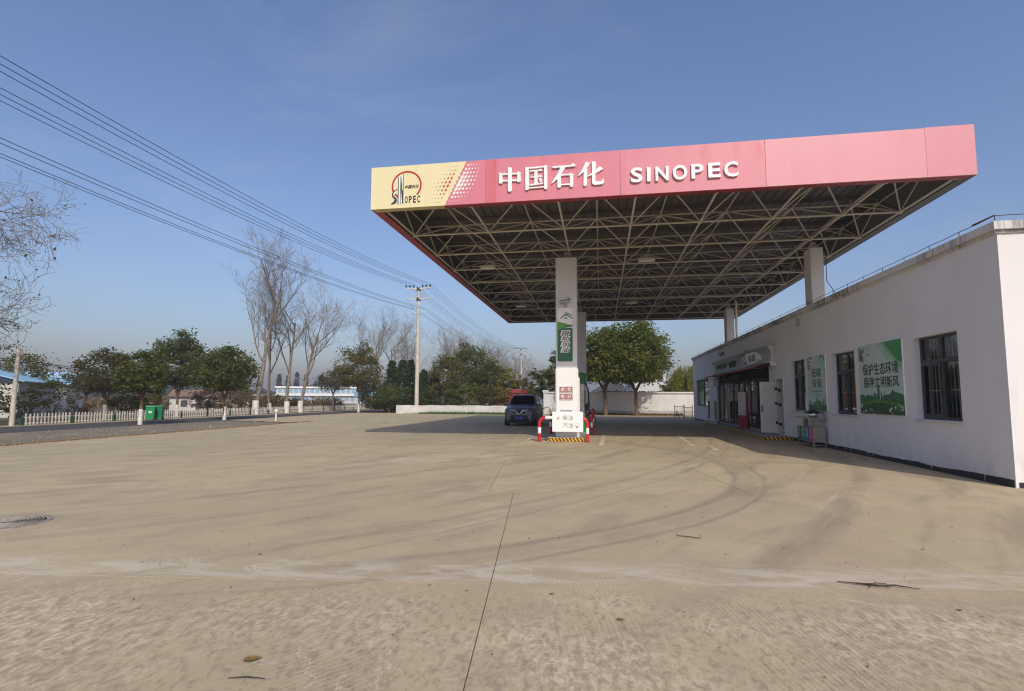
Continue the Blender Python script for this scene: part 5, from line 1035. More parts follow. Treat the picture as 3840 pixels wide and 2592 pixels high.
# ------------------------------------------------------------------ parked car (front faces the viewer)
def car(label, loc, rz, paint, cat='car', name='parked_car'):
    c = thing(name, label, cat, loc, rz)
    # y, z_bottom, (half width, z) at sill, middle, belt, top edge, top centre
    stn = [(.00, .34, (.66, .42), (.72, .62), (.68, .80), (.52, .87), .88),
           (.10, .24, (.80, .34), (.85, .62), (.82, .86), (.66, .945), .96),
           (.38, .22, (.875, .34), (.90, .64), (.875, .95), (.74, 1.03), 1.05),
           (.90, .22, (.885, .34), (.91, .66), (.89, 1.03), (.78, 1.11), 1.14),
           (1.20, .22, (.885, .34), (.91, .67), (.90, 1.09), (.80, 1.18), 1.205),
           (1.55, .22, (.885, .34), (.912, .68), (.90, 1.11), (.745, 1.46), 1.48),
           (1.98, .22, (.885, .34), (.912, .68), (.90, 1.12), (.665, 1.745), 1.765),
           (2.6, .22, (.885, .34), (.912, .68), (.90, 1.13), (.67, 1.80), 1.825),
           (3.4, .22, (.885, .34), (.912, .68), (.90, 1.14), (.665, 1.80), 1.825),
           (4.1, .22, (.885, .36), (.91, .70), (.89, 1.16), (.64, 1.74), 1.76),
           (4.45, .26, (.87, .38), (.89, .72), (.86, 1.16), (.62, 1.48), 1.50),
           (4.62, .34, (.80, .44), (.82, .72), (.78, 1.08), (.62, 1.18), 1.19)]
    mb = MB(); vs = []
    for y, zb, s, m, b, t, zc in stn:
        half = [(0, zb), (s[0]*.93, zb), s, m, b, ((b[0]*.45+t[0]*.55)+.02, b[1]*.45+t[1]*.55), t, (t[0]*.6, zc-.004), (0, zc)]
        ring = half+[(-x, z) for x, z in reversed(half[1:-1])]
        vs += [(x, y, z) for x, z in ring]
    n = 16; fs = []
    for i in range(len(stn)-1):
        for k in range(n): fs.append((i*n+k, i*n+(k+1) % n, (i+1)*n+(k+1) % n, (i+1)*n+k))
    mb.add(vs, fs, 0, True); mb.add(vs[:n], [tuple(range(n-1, -1, -1))], 0, True); mb.add(vs[-n:], [tuple(range(n))], 0, True)
    mb.build('body', paint, c)
    MB().add([(-.74, 1.235, 1.235), (.74, 1.235, 1.235), (.625, 1.93, 1.735), (-.625, 1.93, 1.735), (-.70, 1.56, 1.495), (.70, 1.56, 1.495)], [(0, 1, 5, 4), (4, 5, 2, 3)], 0, True).build('windscreen', M['car_glass'], c)
    for s in (-1, 1):
        for y0, y1, y2, y3 in ((1.62, 2.06, 2.62, 2.62), (2.70, 2.70, 3.46, 3.50), (3.56, 3.54, 4.02, 4.16)):
            MB().add([(s*.905, y0, 1.15), (s*.905, y3, 1.17), (s*.705, y2, 1.70), (s*.705, y1, 1.70)], [(0, 1, 2, 3) if s > 0 else (3, 2, 1, 0)]).build('side_window', M['car_glass'], c)
        mi = MB(); mi.bbox((s*.98-.11, 1.50, 1.10), (s*.98+.11, 1.60, 1.28), .03); mi.tube([(s*.88, 1.56, 1.12), (s*.95, 1.56, 1.14)], .025, 6); mi.build('wing_mirror', paint, c)
        hl = MB(); hl.add([(s*.40, .10, .82), (s*.76, .16, .80), (s*.87, .46, .93), (s*.80, .46, 1.0), (s*.62, .20, .94), (s*.42, .07, .86)], [(0, 1, 2, 3, 4, 5) if s > 0 else (5, 4, 3, 2, 1, 0)]); hl.build('headlight', M['lamp'], c)
        fog = MB(); fog.lathe([(.0, -.02), (.075, -.02), (.09, .03)], (s*.66, .045, .50), 12, 0, 'y'); fog.build('fog_lamp', M['car_black'], c)
        for y in (.82, 3.55):
            w_ = MB(); w_.lathe([(.20, -.10), (.31, -.105), (.335, -.07), (.335, .07), (.31, .105), (.20, .10)], (s*.79, y, .335), 20, 0, 'x'); wo = w_.build('wheel', M['tyre'], c)
            MB().lathe([(.0, s*.085), (.07, s*.09), (.19, s*.07), (.205, s*.09)], (s*.79, y, .335), 14, 0, 'x').build('rim', M['rim'], wo)
            MB().lathe([(.36, s*.125), (.40, s*.128), (.345, s*.132)], (s*.79, y, .36), 18, 0, 'x').build('wheel_arch', M['car_black'], c)
        MB().tube([(s*.56, 2.0, 1.80), (s*.57, 2.6, 1.865), (s*.57, 3.6, 1.865), (s*.56, 3.9, 1.82)], .018, 6).build('roof_rail', M['car_black'], c)
        MB().box((s*.915-.012, 2.5, .98), (s*.915+.012, 2.66, 1.01)).build('door_handle', paint, c)
    gr_ = MB()
    for s in (-1, 1):
        for k, (za, zb2) in enumerate(((.845, .905), (.745, .805))):
            q = [(s*.16, -.035, za-.03*k), (s*.50, .045, za+.02), (s*.50, .045, zb2+.02), (s*.18, -.035, zb2-.02*k)]
            gr_.add([(x, y-.012, z) for x, y, z in q], [(0, 1, 2, 3) if s > 0 else (3, 2, 1, 0)])
    gr_.build('grille', M['car_black'], c)
    vv = MB()
    for s in (-1, 1): vv.tube([(s*.52, .03, .925), (s*.24, -.03, .895), (s*.14, -.05, .77), (s*.06, -.055, .70)], .032, 6)
    vv.tube([(-.08, -.055, .695), (.08, -.055, .695)], .036, 6); vv.build('grille_trim', M['chrome'], c)
    MB().lathe([(.0, -.02), (.085, -.018), (.10, .02)], (0, -.04, .80), 16, 0, 'y').build('badge', M['car_black'], c)
    MB().add([(-.56, -.012, .38), (.56, -.012, .38), (.48, -.016, .62), (-.48, -.016, .62), (-.68, .0, .28), (.68, .0, .28)], [(0, 1, 2, 3), (4, 5, 1, 0)]).build('lower_intake', M['car_black'], c)
    pl_ = MB().box((-.22, -.035, .40), (.22, -.02, .54)).build('number_plate', M['plate'], c)
    MB().box((-.72, .12, .15), (.72, .24, .26)).build('skid_plate', M['car_black'], c)
    MB().box((-.7, .6, .16), (.7, 4.2, .23)).build('underbody', M['car_black'], c)
    MB().tube([(-.55, 1.16, 1.225), (-.05, 1.20, 1.235)], .012, 5).tube([(.05, 1.16, 1.225), (.6, 1.20, 1.235)], .012, 5).build('wiper', M['car_black'], c)
    return c
car('dark grey people carrier with blue number plate parked facing us under the canopy', (-4.62, 30.1, 0), 0.0, M['car_paint'])

# ------------------------------------------------------------------ walls at the back
bw = thing('boundary_wall', 'tall white boundary wall with a coping behind the two leafy trees', 'wall', (-5.9, 55.2, 0))
bwm = MB(); L = 16.4; bwm.box((0.42, 0, -.15), (L, .24, 2.15)); bwm.build('wall_face', M['old_white'], bw)
MB().box((.42, -.012, -.15), (L, -.001, .42)).build('wall_base', M['grey_render'], bw)
MB().bbox((-.06, -.13, 2.152), (L, .37, 2.30), .04).build('coping', M['cornice'], bw)
MB().bbox((0, -.08, -.15), (.42, .32, 2.15), .02).build('pier', M['old_white'], bw); MB().bbox((-.1, -.18, 2.302), (.52, .42, 2.46), .04).build('pier_cap', M['cornice'], bw)
r5 = random.Random(8); dbm = MB()
for k in range(260):
    x = r5.uniform(6, L); a = r5.uniform(.03, .09); dbm.add([(x-a, r5.uniform(-.1, .3), 2.30), (x+a, r5.uniform(-.1, .3), 2.30), (x+r5.uniform(-.05, .05), .1, 2.31+r5.uniform(.02, .14))], [(0, 1, 2)])
tag(dbm.build('dry_creeper', M['lf_dry'], bw), kind='stuff')
lw = thing('low_wall', 'low patchy white wall in front of the dark trees beside the concrete power pole', 'wall', (-20.85, 52.2, 0))
lwm = MB(); nseg = 22; L = 15.0; pts = []
for k in range(nseg+1): pts.append((L*k/nseg, r5.uniform(-.02, .02), .86+r5.uniform(-.025, .025)))
vs = []
for x, y, z in pts: vs += [(x, y, -.1), (x, y, z-.03), (x, y+.05, z), (x, y+.22, z), (x, y+.26, -.1)]
fs = []
for k in range(nseg):
    for j in range(4): fs.append((k*5+j+1, k*5+j, (k+1)*5+j, (k+1)*5+j+1))
lwm.add(vs, fs); lwm.add(vs[:5], [(0, 1, 2, 3, 4)]); lwm.add(vs[-5:], [(4, 3, 2, 1, 0)]); lwm.build('wall_face', M['low_white'], lw)
gm = MB()
for k in range(3800):
    x = r5.uniform(-18.3, -6.2) if k % 5 else r5.uniform(-20, -6); y = 52.15-abs(r5.gauss(0, .16)); h = r5.uniform(.10, .34)*(.5+.5*min(1, (x+19.5)/3)); a = r5.uniform(0, 3.14); wd = .018
    gm.add([(x-wd*math.cos(a), y-wd*math.sin(a), -.03), (x+wd*math.cos(a), y+wd*math.sin(a), -.03), (x+r5.uniform(-.07, .07), y+r5.uniform(-.07, .03), h)], [(0, 1, 2)])
tag(gm.build('grass', M['lf_grass']), kind='stuff')
dg = MB()
for k in range(3200):
    x = r5.uniform(-5, 8.0); y = 54.9-abs(r5.gauss(0, .35)); h = r5.uniform(.06, .28)*(1.8 if r5.random() < .06 else 1); a = r5.uniform(0, 3.14); wd = .022
    dg.add([(x-wd*math.cos(a), y-wd*math.sin(a), -.03), (x+wd*math.cos(a), y+wd*math.sin(a), -.03), (x+r5.uniform(-.1, .1), y+r5.uniform(-.1, .03), h)], [(0, 1, 2)])
tag(dg.build('dry_grass', M['lf_dry']), kind='stuff')
# little iron railings at the far corner of the station building
def railing(label, x0, y0, x1, y1, h, n):
    r = thing('iron_railing', label, 'railing', (x0, y0, 0), math.atan2(y1-y0, x1-x0), 'rusty railings at the far corner of the building'); L = math.hypot(x1-x0, y1-y0)
    for x in (0, L): MB().tube([(x, 0, 0), (x, 0, h+.18)], .025, 6).build('post', M['iron'], r)
    for z in (.15, h): MB().tube([(0, 0, z), (L, 0, z)], .014, 5).build('rail', M['iron'], r)
    for k in range(1, n): MB().tube([(L*k/n, 0, .15), (L*k/n, 0, h+.05)], .010, 5).build('bar', M['iron'], r)
    return r
railing('rusty iron railing touching the far corner of the white building', 6.62, 44.6, 7.2, 44.2, .92, 9)
railing('separate rusty iron railing standing left of the far building corner', 6.25, 47.6, 6.85, 46.4, .95, 8)
tr = thing('trestle', 'small wooden trestle leaning beside the left rusty railing', 'trestle', (6.2, 46.6, 0))
for p in (((0, 0, 0), (.12, .05, .6)), ((.3, 0, 0), (.14, .05, .6)), ((.1, .4, 0), (.16, .3, .6)), ((.4, .4, 0), (.18, .3, .6))): MB().tube(list(p), .022, 6).build('leg', M['wood'], tr)
MB().tube([(.13, .0, .6), (.17, .35, .6)], .03, 6).build('top_bar', M['wood'], tr)

# ------------------------------------------------------------------ roadside fence, bins, marker, poles
FX = lambda y: -32.45-(y-25.3)*.058
fe = thing('picket_fence', 'low white picket fence with green posts along the far side of the road', 'fence', (FX(25.3), 25.3, -.06))
def FP(y, z, d=0): return (FX(y)-FX(25.3)+d, y-25.3, z)
pk = MB(); pk.prism([(-.038, 0), (.038, 0), (.038, .60), (0, .66), (-.038, .60)], lambda u, v, d: (d, u, v), -.011, .011); pkm = pk.mesh('picket', M['picket'])
rf = random.Random(2); y = 25.5; cnt = 0
while y < 80 and cnt < 260:
    if int((y-25.3)/3.1) != int((y-25.3-.24)/3.1): pass
    o = link('picket', pkm, fe); o.location = FP(y, .02+rf.uniform(-.01, .01), .03); o.rotation_euler = (rf.uniform(-.03, .03), rf.uniform(-.04, .04), .058); cnt += 1
    y += .22 if (y-25.3) % 3.1 < 2.75 else .42
yy = 25.4
while yy < 80:
    e = yy+2.85
    for z in (.12, .46): MB().add([FP(yy, z-.022), FP(e, z-.022), FP(e, z+.022), FP(yy, z+.022), FP(yy, z-.022, .016), FP(e, z-.022, .016), FP(e, z+.022, .016), FP(yy, z+.022, .016)], [(0, 1, 2, 3), (7, 6, 5, 4), (0, 4, 5, 1), (3, 2, 6, 7)]).build('rail', M['picket'], fe)
    p = MB().bbox((-.09, -.13, -.02), (.06, .13, .42), .02).build('post', M['post_green'], fe); p.location = FP(yy-.12, 0, -.03)
    yy += 3.1
def wheelie(label, x, y, rz, m):
    b = thing('wheelie_bin', label, 'wheelie bin', (x, y, -.06), rz, 'green wheelie bins by the road'); mb = MB()
    def ring(z, hx, hy): return [(-hx, -hy, z), (hx, -hy, z), (hx, hy, z), (-hx, hy, z)]
    vs = ring(.08, .22, .22)+ring(.90, .27, .30)+ring(.95, .29, .32); fs = [(3, 2, 1, 0)]+[(L*4+k, L*4+(k+1) % 4, L*4+4+(k+1) % 4, L*4+4+k) for L in (0, 1) for k in range(4)]+[(8, 9, 10, 11)]
    mb.add(vs, fs).build('bin_body', m, b)
    MB().add([(-.30, -.34, .952), (.30, -.34, .952), (.30, .36, .98), (-.30, .36, .98), (-.28, -.32, 1.0), (.28, -.32, 1.0), (.27, .33, 1.05), (-.27, .33, 1.05)], [(3, 2, 1, 0), (4, 5, 6, 7), (0, 1, 5, 4), (1, 2, 6, 5), (2, 3, 7, 6), (3, 0, 4, 7)]).build('lid', m, b)
    for s in (-1, 1): MB().lathe([(.02, -.03), (.10, -.03), (.10, .03), (.02, .03)], (s*.22, .26, .10), 12, 0, 'x').build('wheel', M['tyre'], b)
    for k in range(4): MB().box((-.10, -.30+.0*k, .5+k*.09), (.10, -.27, .555+k*.09)).build('print_patch', M['panel_white'], b) if m is M['bin_g'] and k < 2 else None
    MB().tube([(-.22, .36, .92), (.22, .36, .92)], .02, 6).build('handle', m, b)
    return b
wheelie('bright green wheelie bin by the road, left one of the pair with pale print', -31.7, 33.2, .75, M['bin_g'])
wheelie('darker green wheelie bin by the road, right one of the pair', -31.7, 33.95, .45, M['bin_g2'])
mk = thing('marker_post', 'short white marker post on the end of the gravel verge', 'marker post', (-22.0, 33.4, -.04))
MB().tube([(0, 0, 0), (0, 0, .62)], [.06, .055], 8).build('post', M['marker'], mk); MB().lathe([(.0, .62), (.13, .63), (.14, .70), (.09, .80), (0, .82)], seg=10).build('cap', M['marker'], mk)
tag(MB().bbox((-22.6, 33.0, -.06), (-21.6, 33.9, .02), .02).build('manhole_slab', M['kerb']), 'flat concrete slab at the foot of the white marker post', 'slab') if False else None
def power_pole(label, x, y, h):
    p = thing('power_pole', label, 'power pole', (x, y, -.1), 0, 'concrete power poles')
    MB().tube([(0, 0, 0), (0, 0, h*.5), (0, 0, h)], [.235, .19, .155], 14).build('pole', M['pole'], p)
    for z, nm in ((h-.12, 'a'), (h-1.22, 'b')):
        ar = MB()
        for s in (-1, 1): ar.add([(0, -.20, z-.10), (s*1.42, -.20, z+.06), (s*1.42, -.20, z+.14), (0, -.20, z+.09), (0, -.10, z-.10), (s*1.42, -.10, z+.06), (s*1.42, -.10, z+.14), (0, -.10, z+.09)], [(0, 1, 2, 3), (7, 6, 5, 4), (0, 4, 5, 1), (3, 2, 6, 7), (1, 5, 6, 2)])
        ar = ar.build('crossarm', M['arm'], p, True)
        MB().tube([(0, 0, z-.14), (0, 0, z+.14)], .27, 12).build('arm_band', M['band'], p)
        for s in (-1.38, -.95, -.52, .48, .90, 1.33):
            if nm == 'a': MB().lathe([(.03, .0), (.03, .10), (.12, .12), (.06, .18), (.13, .20), (.06, .28), (.05, .33), (.0, .35)], (s, -.15, z+.09+abs(s)*.035), 10).build('insulator', M['insul'], ar)
            else: MB().tube([(s, -.15, z+.08), (s, -.15, z+.24)], .02, 5).build('pin', M['band'], ar)
    z = h-2.7; a2 = MB().box((-.75, -.2, z-.03), (.95, -.14, z+.03)).build('lower_arm', M['arm'], p)
    for s in (-.58, .5, .88): MB().lathe([(.02, 0), (.07, .03), (.05, .08), (.08, .1), (.04, .17), (0, .18)], (s, -.17, z+.03), 9).build('insulator', M['insul_w'], a2)
    MB().tube([(0, 0, .0), (0, 0, .02)], .3, 10).build('foot', M['kerb'], p)
    return p
PX = -19.3
power_pole('concrete power pole rising behind the low white wall', PX, 54, 13.55)
power_pole('distant concrete power pole above the green trees', PX, 129, 13.9)
power_pole('power pole out of sight behind the viewer', PX, -21, 13.7) if False else None
names = ['first', 'second', 'third', 'fourth', 'fifth', 'sixth']
def wirez(y, zt, sag, y0, y1): t = (y-y0)/(y1-y0); return zt-4*sag*t*(1-t)
for k, s in enumerate((-1.38, -.95, -.52, .48, .90, 1.33)):
    pts = [(PX+s, y, wirez(y, 13.88, 1.98, -21, 53.85)) for y in np.linspace(-21, 53.85, 40)]+[(PX+s, y, wirez(y, 13.95, 1.7, 53.85, 128.85)) for y in np.linspace(56, 128.85, 24)]+[(PX+s, y, wirez(y, 14.0, 1.7, 128.85, 203)) for y in np.linspace(131, 190, 14)]
    tag(MB().tube(pts, .0135, 5).build('power_line', M['wire']), f'upper overhead power line, {names[k]} insulator counted from the left of the pole top', 'power line', 'upper overhead power lines')
for k, s in enumerate((-.58, -.3, .5, .88)):
    pts = [(PX+s, y, wirez(y, 11.15, 1.55, -21, 53.85)) for y in np.linspace(-21, 53.85, 40)]+[(PX+s, y, wirez(y, 11.2, 1.4, 53.85, 128.85)) for y in np.linspace(56, 128.85, 20)]
    tag(MB().tube(pts, .0125, 5).build('power_line', M['wire']), f'lower overhead power line, {names[k]} from the left on the small arm of the pole', 'power line', 'lower overhead power lines')
sp_ = thing('wooden_pole', 'short pale pole with thin cables at the left end of the picket fence', 'pole', (-32.75, 25.0, -.1))
MB().tube([(0, 0, 0), (.0, 0, 1.2), (.06, 0, 4.45)], [.13, .12, .09], 10).build('pole', M['pole'], sp_)
cb = MB(); cb.tube([(-6, -22, 3.9), (-.0, 0, 3.78), (-5, 16, 3.1), (-8, 30, 3.5)], .022, 5); cb.tube([(-6, -22, 3.8), (.02, 0, 3.68), (-5, 16, 3.0), (-8, 30, 3.4)], .018, 5); cb.build('cable', M['wire'], sp_)

# ------------------------------------------------------------------ plants
def np_mesh(name, V, F, mats, mi=None, smooth=False):
    me = bpy.data.meshes.new(name); k = F.shape[1]
    me.vertices.add(len(V)); me.vertices.foreach_set('co', np.ascontiguousarray(V, np.float32).ravel())
    me.loops.add(F.size); me.loops.foreach_set('vertex_index', np.ascontiguousarray(F, np.int32).ravel())
    me.polygons.add(len(F)); me.polygons.foreach_set('loop_start', np.arange(0, F.size, k, dtype=np.int32)); me.polygons.foreach_set('loop_total', np.full(len(F), k, np.int32))
    for m in mats: me.materials.append(m)
    if smooth: me.polygons.foreach_set('use_smooth', np.ones(len(F), bool))
    me.update(calc_edges=True); return me
def leaves(P, size, R, flat=.35, droop=0.0):
    n = len(P); d1 = R.normal(size=(n, 3)); d1[:, 2] *= (1-flat); d1[:, 2] -= droop; d1 /= np.linalg.norm(d1, axis=1)[:, None]
    up = R.normal(size=(n, 3)); d2 = np.cross(d1, up); d2 /= np.linalg.norm(d2, axis=1)[:, None]+1e-9
    s = size*R.uniform(.6, 1.35, (n, 1)); V = np.stack([P-d1*s, P+d2*s*.55, P+d1*s, P-d2*s*.55], 1).reshape(-1, 3)
    return V, np.arange(4*n).reshape(n, 4)
def crown_pts(R, rx, rz, zc, nclump, per, cs, shape='round', hollow=.45):
    u = R.normal(size=(nclump, 3)); u /= np.linalg.norm(u, axis=1)[:, None]
    r = hollow+(1-hollow)*R.uniform(0, 1, nclump)**.6
    bumps = R.normal(size=(7, 3)); bumps /= np.linalg.norm(bumps, axis=1)[:, None]
    lump = 1+.22*np.max(np.maximum(0, u@bumps.T)**4, axis=1)-.14
    c = u*(r*lump)[:, None]
    if shape == 'cone':
        h = R.uniform(0, 1, nclump)**.8; a = R.uniform(0, 6.283, nclump); rr = (1-h)**.55*(.35+.65*R.uniform(0, 1, nclump)**.5)
        c = np.stack([np.cos(a)*rr, np.sin(a)*rr, h*2-1], 1)
    elif shape == 'top': c[:, :2] *= (1.0-.30*np.clip(c[:, 2:3], 0, 1)); c[:, 2] = np.where(c[:, 2] < -.55, -.55-(c[:, 2]+.55)*.2, c[:, 2])
    C = c*np.array([rx, rx, rz])+np.array([0, 0, zc])
    P = np.repeat(C, per, 0); LIM = 1.0; off = R.normal(size=P.shape)*cs*R.uniform(.5, 1.2, (nclump, 1)).repeat(per, 0); off[:, 2] *= .62
    Q = P+off
    if shape != 'cone': Q = Q[(((Q-np.array([0, 0, zc]))/np.array([rx*1.16, rx*1.16, rz*1.14]))**2).sum(1) < 1.25]
    return Q
def trunk_obj(parent, h, r, R, m='trunk', white=0, zs=-.15, forks=3, spread=.8, top=1.0):
    t = MB(); b = (R.uniform(-.08, .08), R.uniform(-.08, .08))
    pts = [(0, 0, zs), (0, 0, zs+.15), (b[0]*.5, b[1]*.5, h*.5), (b[0], b[1], h)]
    t.tube(pts, [r*1.25, r, r*.85, r*.75], 9)
    for k in range(forks):
        a = 6.283*k/forks+R.uniform(0, 1.5); e = spread*R.uniform(.7, 1.2); z = top*R.uniform(.8, 1.1)
        t.tube([(b[0], b[1], h-.1), (b[0]+math.cos(a)*e*.4, b[1]+math.sin(a)*e*.4, h+z*.45), (b[0]+math.cos(a)*e, b[1]+math.sin(a)*e, h+z)], [r*.62, r*.42, r*.2], 7)
    o = t.build('trunk', M[m], parent)
    if white: MB().tube([(0, 0, zs-.01), (0, 0, zs+.15), (b[0]*.5*white/(h*.5) if h else 0, 0, white)], [r*1.28, r*1.04, r*1.0], 9).build('whitewash', M['lime'], parent)
    return o
def leafy(name, label, x, y, H, hw, leaf, seed, trunk_h=None, nclump=90, per=55, size=.11, shape='top', white=0, group='leafy roadside trees', z0=-.06, tr=.12, hollow=.45, forks=4, cs=None):
    R = np.random.default_rng(seed); t = thing(name, label, 'tree' if 'shrub' not in name and 'bush' not in name else 'bush', (x, y, z0), R.uniform(0, 6), group)
    th = trunk_h if trunk_h is not None else H*.3
    zb = th*.9; zc = (H+zb)/2; rz = (H-zb)/2
    P = crown_pts(R, hw, rz, zc, nclump, per, cs or hw*.16, shape, hollow); P = P[P[:, 2] > zb*.6]
    V, F = leaves(P, size, R); link('crown', np_mesh('crown', V, F, [M[leaf]]), t)
    trunk_obj(t, th, tr, R, white=white, forks=forks, spread=hw*.6, top=rz*1.0)
    return t
G1 = 'round evergreen trees beside the road'
leafy('camphor_tree', 'brownish round tree behind the picket fence, nearest the blue roofed house', -36.0, 33.7, 5.4, 2.0, 'lf_brown', 1, 1.5, 110, 55, .10, white=1.05, group=G1, hollow=.5)
leafy('camphor_tree', 'smaller green round tree on the near side of the road, left of the green bins', -26.9, 27.5, 4.5, 1.4, 'lf_dark', 2, 1.5, 110, 60, .085, white=.9, group=G1, z0=-.04)
leafy('camphor_tree', 'tallest dark green round tree behind the fence, right of the green bins', -36.2, 40.6, 7.5, 2.45, 'lf_dark', 3, 1.7, 180, 60, .11, white=1.0, group=G1)
leafy('camphor_tree', 'full green round tree with whitewashed trunk on the near verge of the road', -26.8, 34.5, 5.45, 2.0, 'lf_dark', 4, 1.6, 180, 70, .09, white=.95, group=G1, z0=-.04)
leafy('camphor_tree', 'yellowish brown tree at the road junction left of the low white wall', -26.8, 56.0, 7.9, 2.7, 'lf_olive', 5, 2.2, 150, 55, .11, white=1.0, group=G1)
leafy('camphor_tree', 'thin grey green tree behind the fence in front of the blue and white building', -33.1, 62, 5.6, 2.1, 'lf_brown', 6, 2.2, 60, 45, .10, group=G1, hollow=.3)
leafy('dark_bush', 'dark round bush at the left end of the low white wall', -25.6, 57.5, 3.6, 1.7, 'lf_dark', 7, .5, 90, 50, .10, group='bushes by the low wall', forks=5, shape='round')
leafy('dark_bush', 'dense dark bush between the conifers and the low wall end', -23.6, 57, 3.0, 1.5, 'lf_dark', 8, .3, 90, 50, .10, group='bushes by the low wall', shape='round')
for k, (x, y, H, hw, lb) in enumerate(((-24.6, 60, 6.0, 1.05, 'first dark columnar conifer left of the concrete pole'), (-24.2, 62.5, 6.3, 1.05, 'second dark columnar conifer left of the concrete pole'), (-22.6, 61, 6.2, .9, 'dark columnar conifer directly behind the concrete pole'), (-20.6, 60, 4.9, .9, 'first short columnar conifer right of the concrete pole'), (-19.6, 61, 4.7, .85, 'second short columnar conifer right of the concrete pole'))):
    leafy('conifer', lb, x, y, H, hw*1.35, 'lf_conifer', 20+k, .15, 300, 34, .09, 'cone', group='columnar conifers behind the low wall', cs=.15, tr=.1, forks=2)
G2 = 'mixed trees behind the low white wall'
leafy('broadleaf_tree', 'olive green tree with a forked trunk, right of the conifers', -17.9, 60, 7.0, 2.2, 'lf_olive', 31, 2.0, 110, 55, .11, group=G2, tr=.17)
leafy('broadleaf_tree', 'tallest dark green tree behind the low wall, left of the grey car', -16.0, 64, 8.5, 2.7, 'lf_dark', 32, 1.6, 150, 60, .12, group=G2, hollow=.4)
leafy('broadleaf_tree', 'brownish green tree behind the low wall, above the car bonnet', -13.9, 67, 7.0, 2.4, 'lf_olive', 33, 1.4, 120, 55, .12, group=G2)
leafy('broadleaf_tree', 'small yellow green tree above the roof of the grey car', -10.9, 62, 5.2, 1.35, 'lf_yellow', 34, .9, 70, 50, .10, group=G2, shape='round')
leafy('broadleaf_tree', 'small ochre leaved tree above the roof of the grey car', -9.5, 63, 4.6, 1.4, 'lf_ochre', 35, .7, 70, 50, .10, group=G2, shape='round')
leafy('broadleaf_tree', 'dark narrow tree between the grey car and the front column', -7.5, 62, 5.6, 1.05, 'lf_dark', 36, .9, 70, 50, .10, group=G2)
leafy('broadleaf_tree', 'yellow green sapling left of the front column', -6.4, 62.5, 5.4, .85, 'lf_yellow', 37, .8, 55, 45, .10, group=G2)
leafy('broadleaf_tree', 'tall dark tree mostly hidden by the front column', -5.0, 60, 7.3, 1.1, 'lf_camphor', 38, 1.0, 90, 50, .11, group=G2)
for k, (x, y, H, hw) in enumerate(((-19.2, 58, 3.2, 1.3), (-16.6, 58.5, 3.4, 1.5), (-14.6, 58.5, 3.6, 1.5), (-12.6, 58.5, 3.4, 1.5), (-10.6, 58.8, 3.0, 1.3), (-8.4, 59, 3.0, 1.4), (-21.6, 58, 3.0, 1.2))):
    leafy('undergrowth_bush', ['dark low bush behind the low wall below the olive tree', 'dense low bush behind the middle of the low wall', 'green low bush behind the low wall near the white fragments', 'brown low bush behind the low wall left of the car', 'ochre low bush behind the grey car roof', 'low bush behind the wall pier right of the car', 'low dark bush behind the wall by the concrete pole'][k], x, y, H, hw, ['lf_dark', 'lf_dark', 'lf_camphor', 'lf_brown', 'lf_ochre', 'lf_brown', 'lf_dark'][k], 50+k, .2, 70, 45, .10, 'round', group='low bushes behind the low wall', hollow=.3)
G3 = 'two leafy trees in front of the back wall'
leafy('camphor_tree', 'left of the two large leafy trees in front of the white back wall', .45, 52.0, 8.7, 3.1, 'lf_camphor', 41, 2.45, 230, 80, .125, 'top', group=G3, tr=.22, z0=-.03)
leafy('camphor_tree', 'right and taller of the two large leafy trees in front of the white back wall', 3.35, 52.2, 9.3, 3.45, 'lf_camphor', 42, 2.4, 260, 80, .125, 'top', group=G3, tr=.20, z0=-.03)
leafy('low_shrub', 'low green shrub showing over the back wall right of the leafy trees', 6.9, 57.5, 3.4, 1.1, 'lf_camphor', 43, .6, 50, 45, .11, 'round', group=None)
wl = thing('willow', 'yellow weeping willow above the back wall at the far building corner', 'tree', (9.6, 62, 0)); R = np.random.default_rng(60)
n = 420; a = R.uniform(0, 6.283, n); rr = 1.9*R.uniform(.2, 1, n)**.6; top = 5.6-.62*rr**1.5+R.normal(size=n)*.2; PP = []
for k in range(n):
    m_ = 34; t = np.linspace(0, 1, m_); PP.append(np.stack([np.cos(a[k])*rr[k]*(1+.15*t)+R.normal(size=m_)*.05, np.sin(a[k])*rr[k]*(1+.15*t)+R.normal(size=m_)*.05, top[k]-t*R.uniform(1.8, 3.6)], 1))
V, F = leaves(np.concatenate(PP), .085, R, 0, 2.2); link('crown', np_mesh('crown', V, F, [M['lf_yellow']]), wl); trunk_obj(wl, 2.4, .2, R, forks=5, spread=1.2, top=2.4)

NTH = ['first', 'second', 'third', 'fourth', 'fifth', 'sixth', 'seventh', 'eighth', 'ninth', 'tenth', 'eleventh', 'twelfth', 'thirteenth', 'fourteenth']
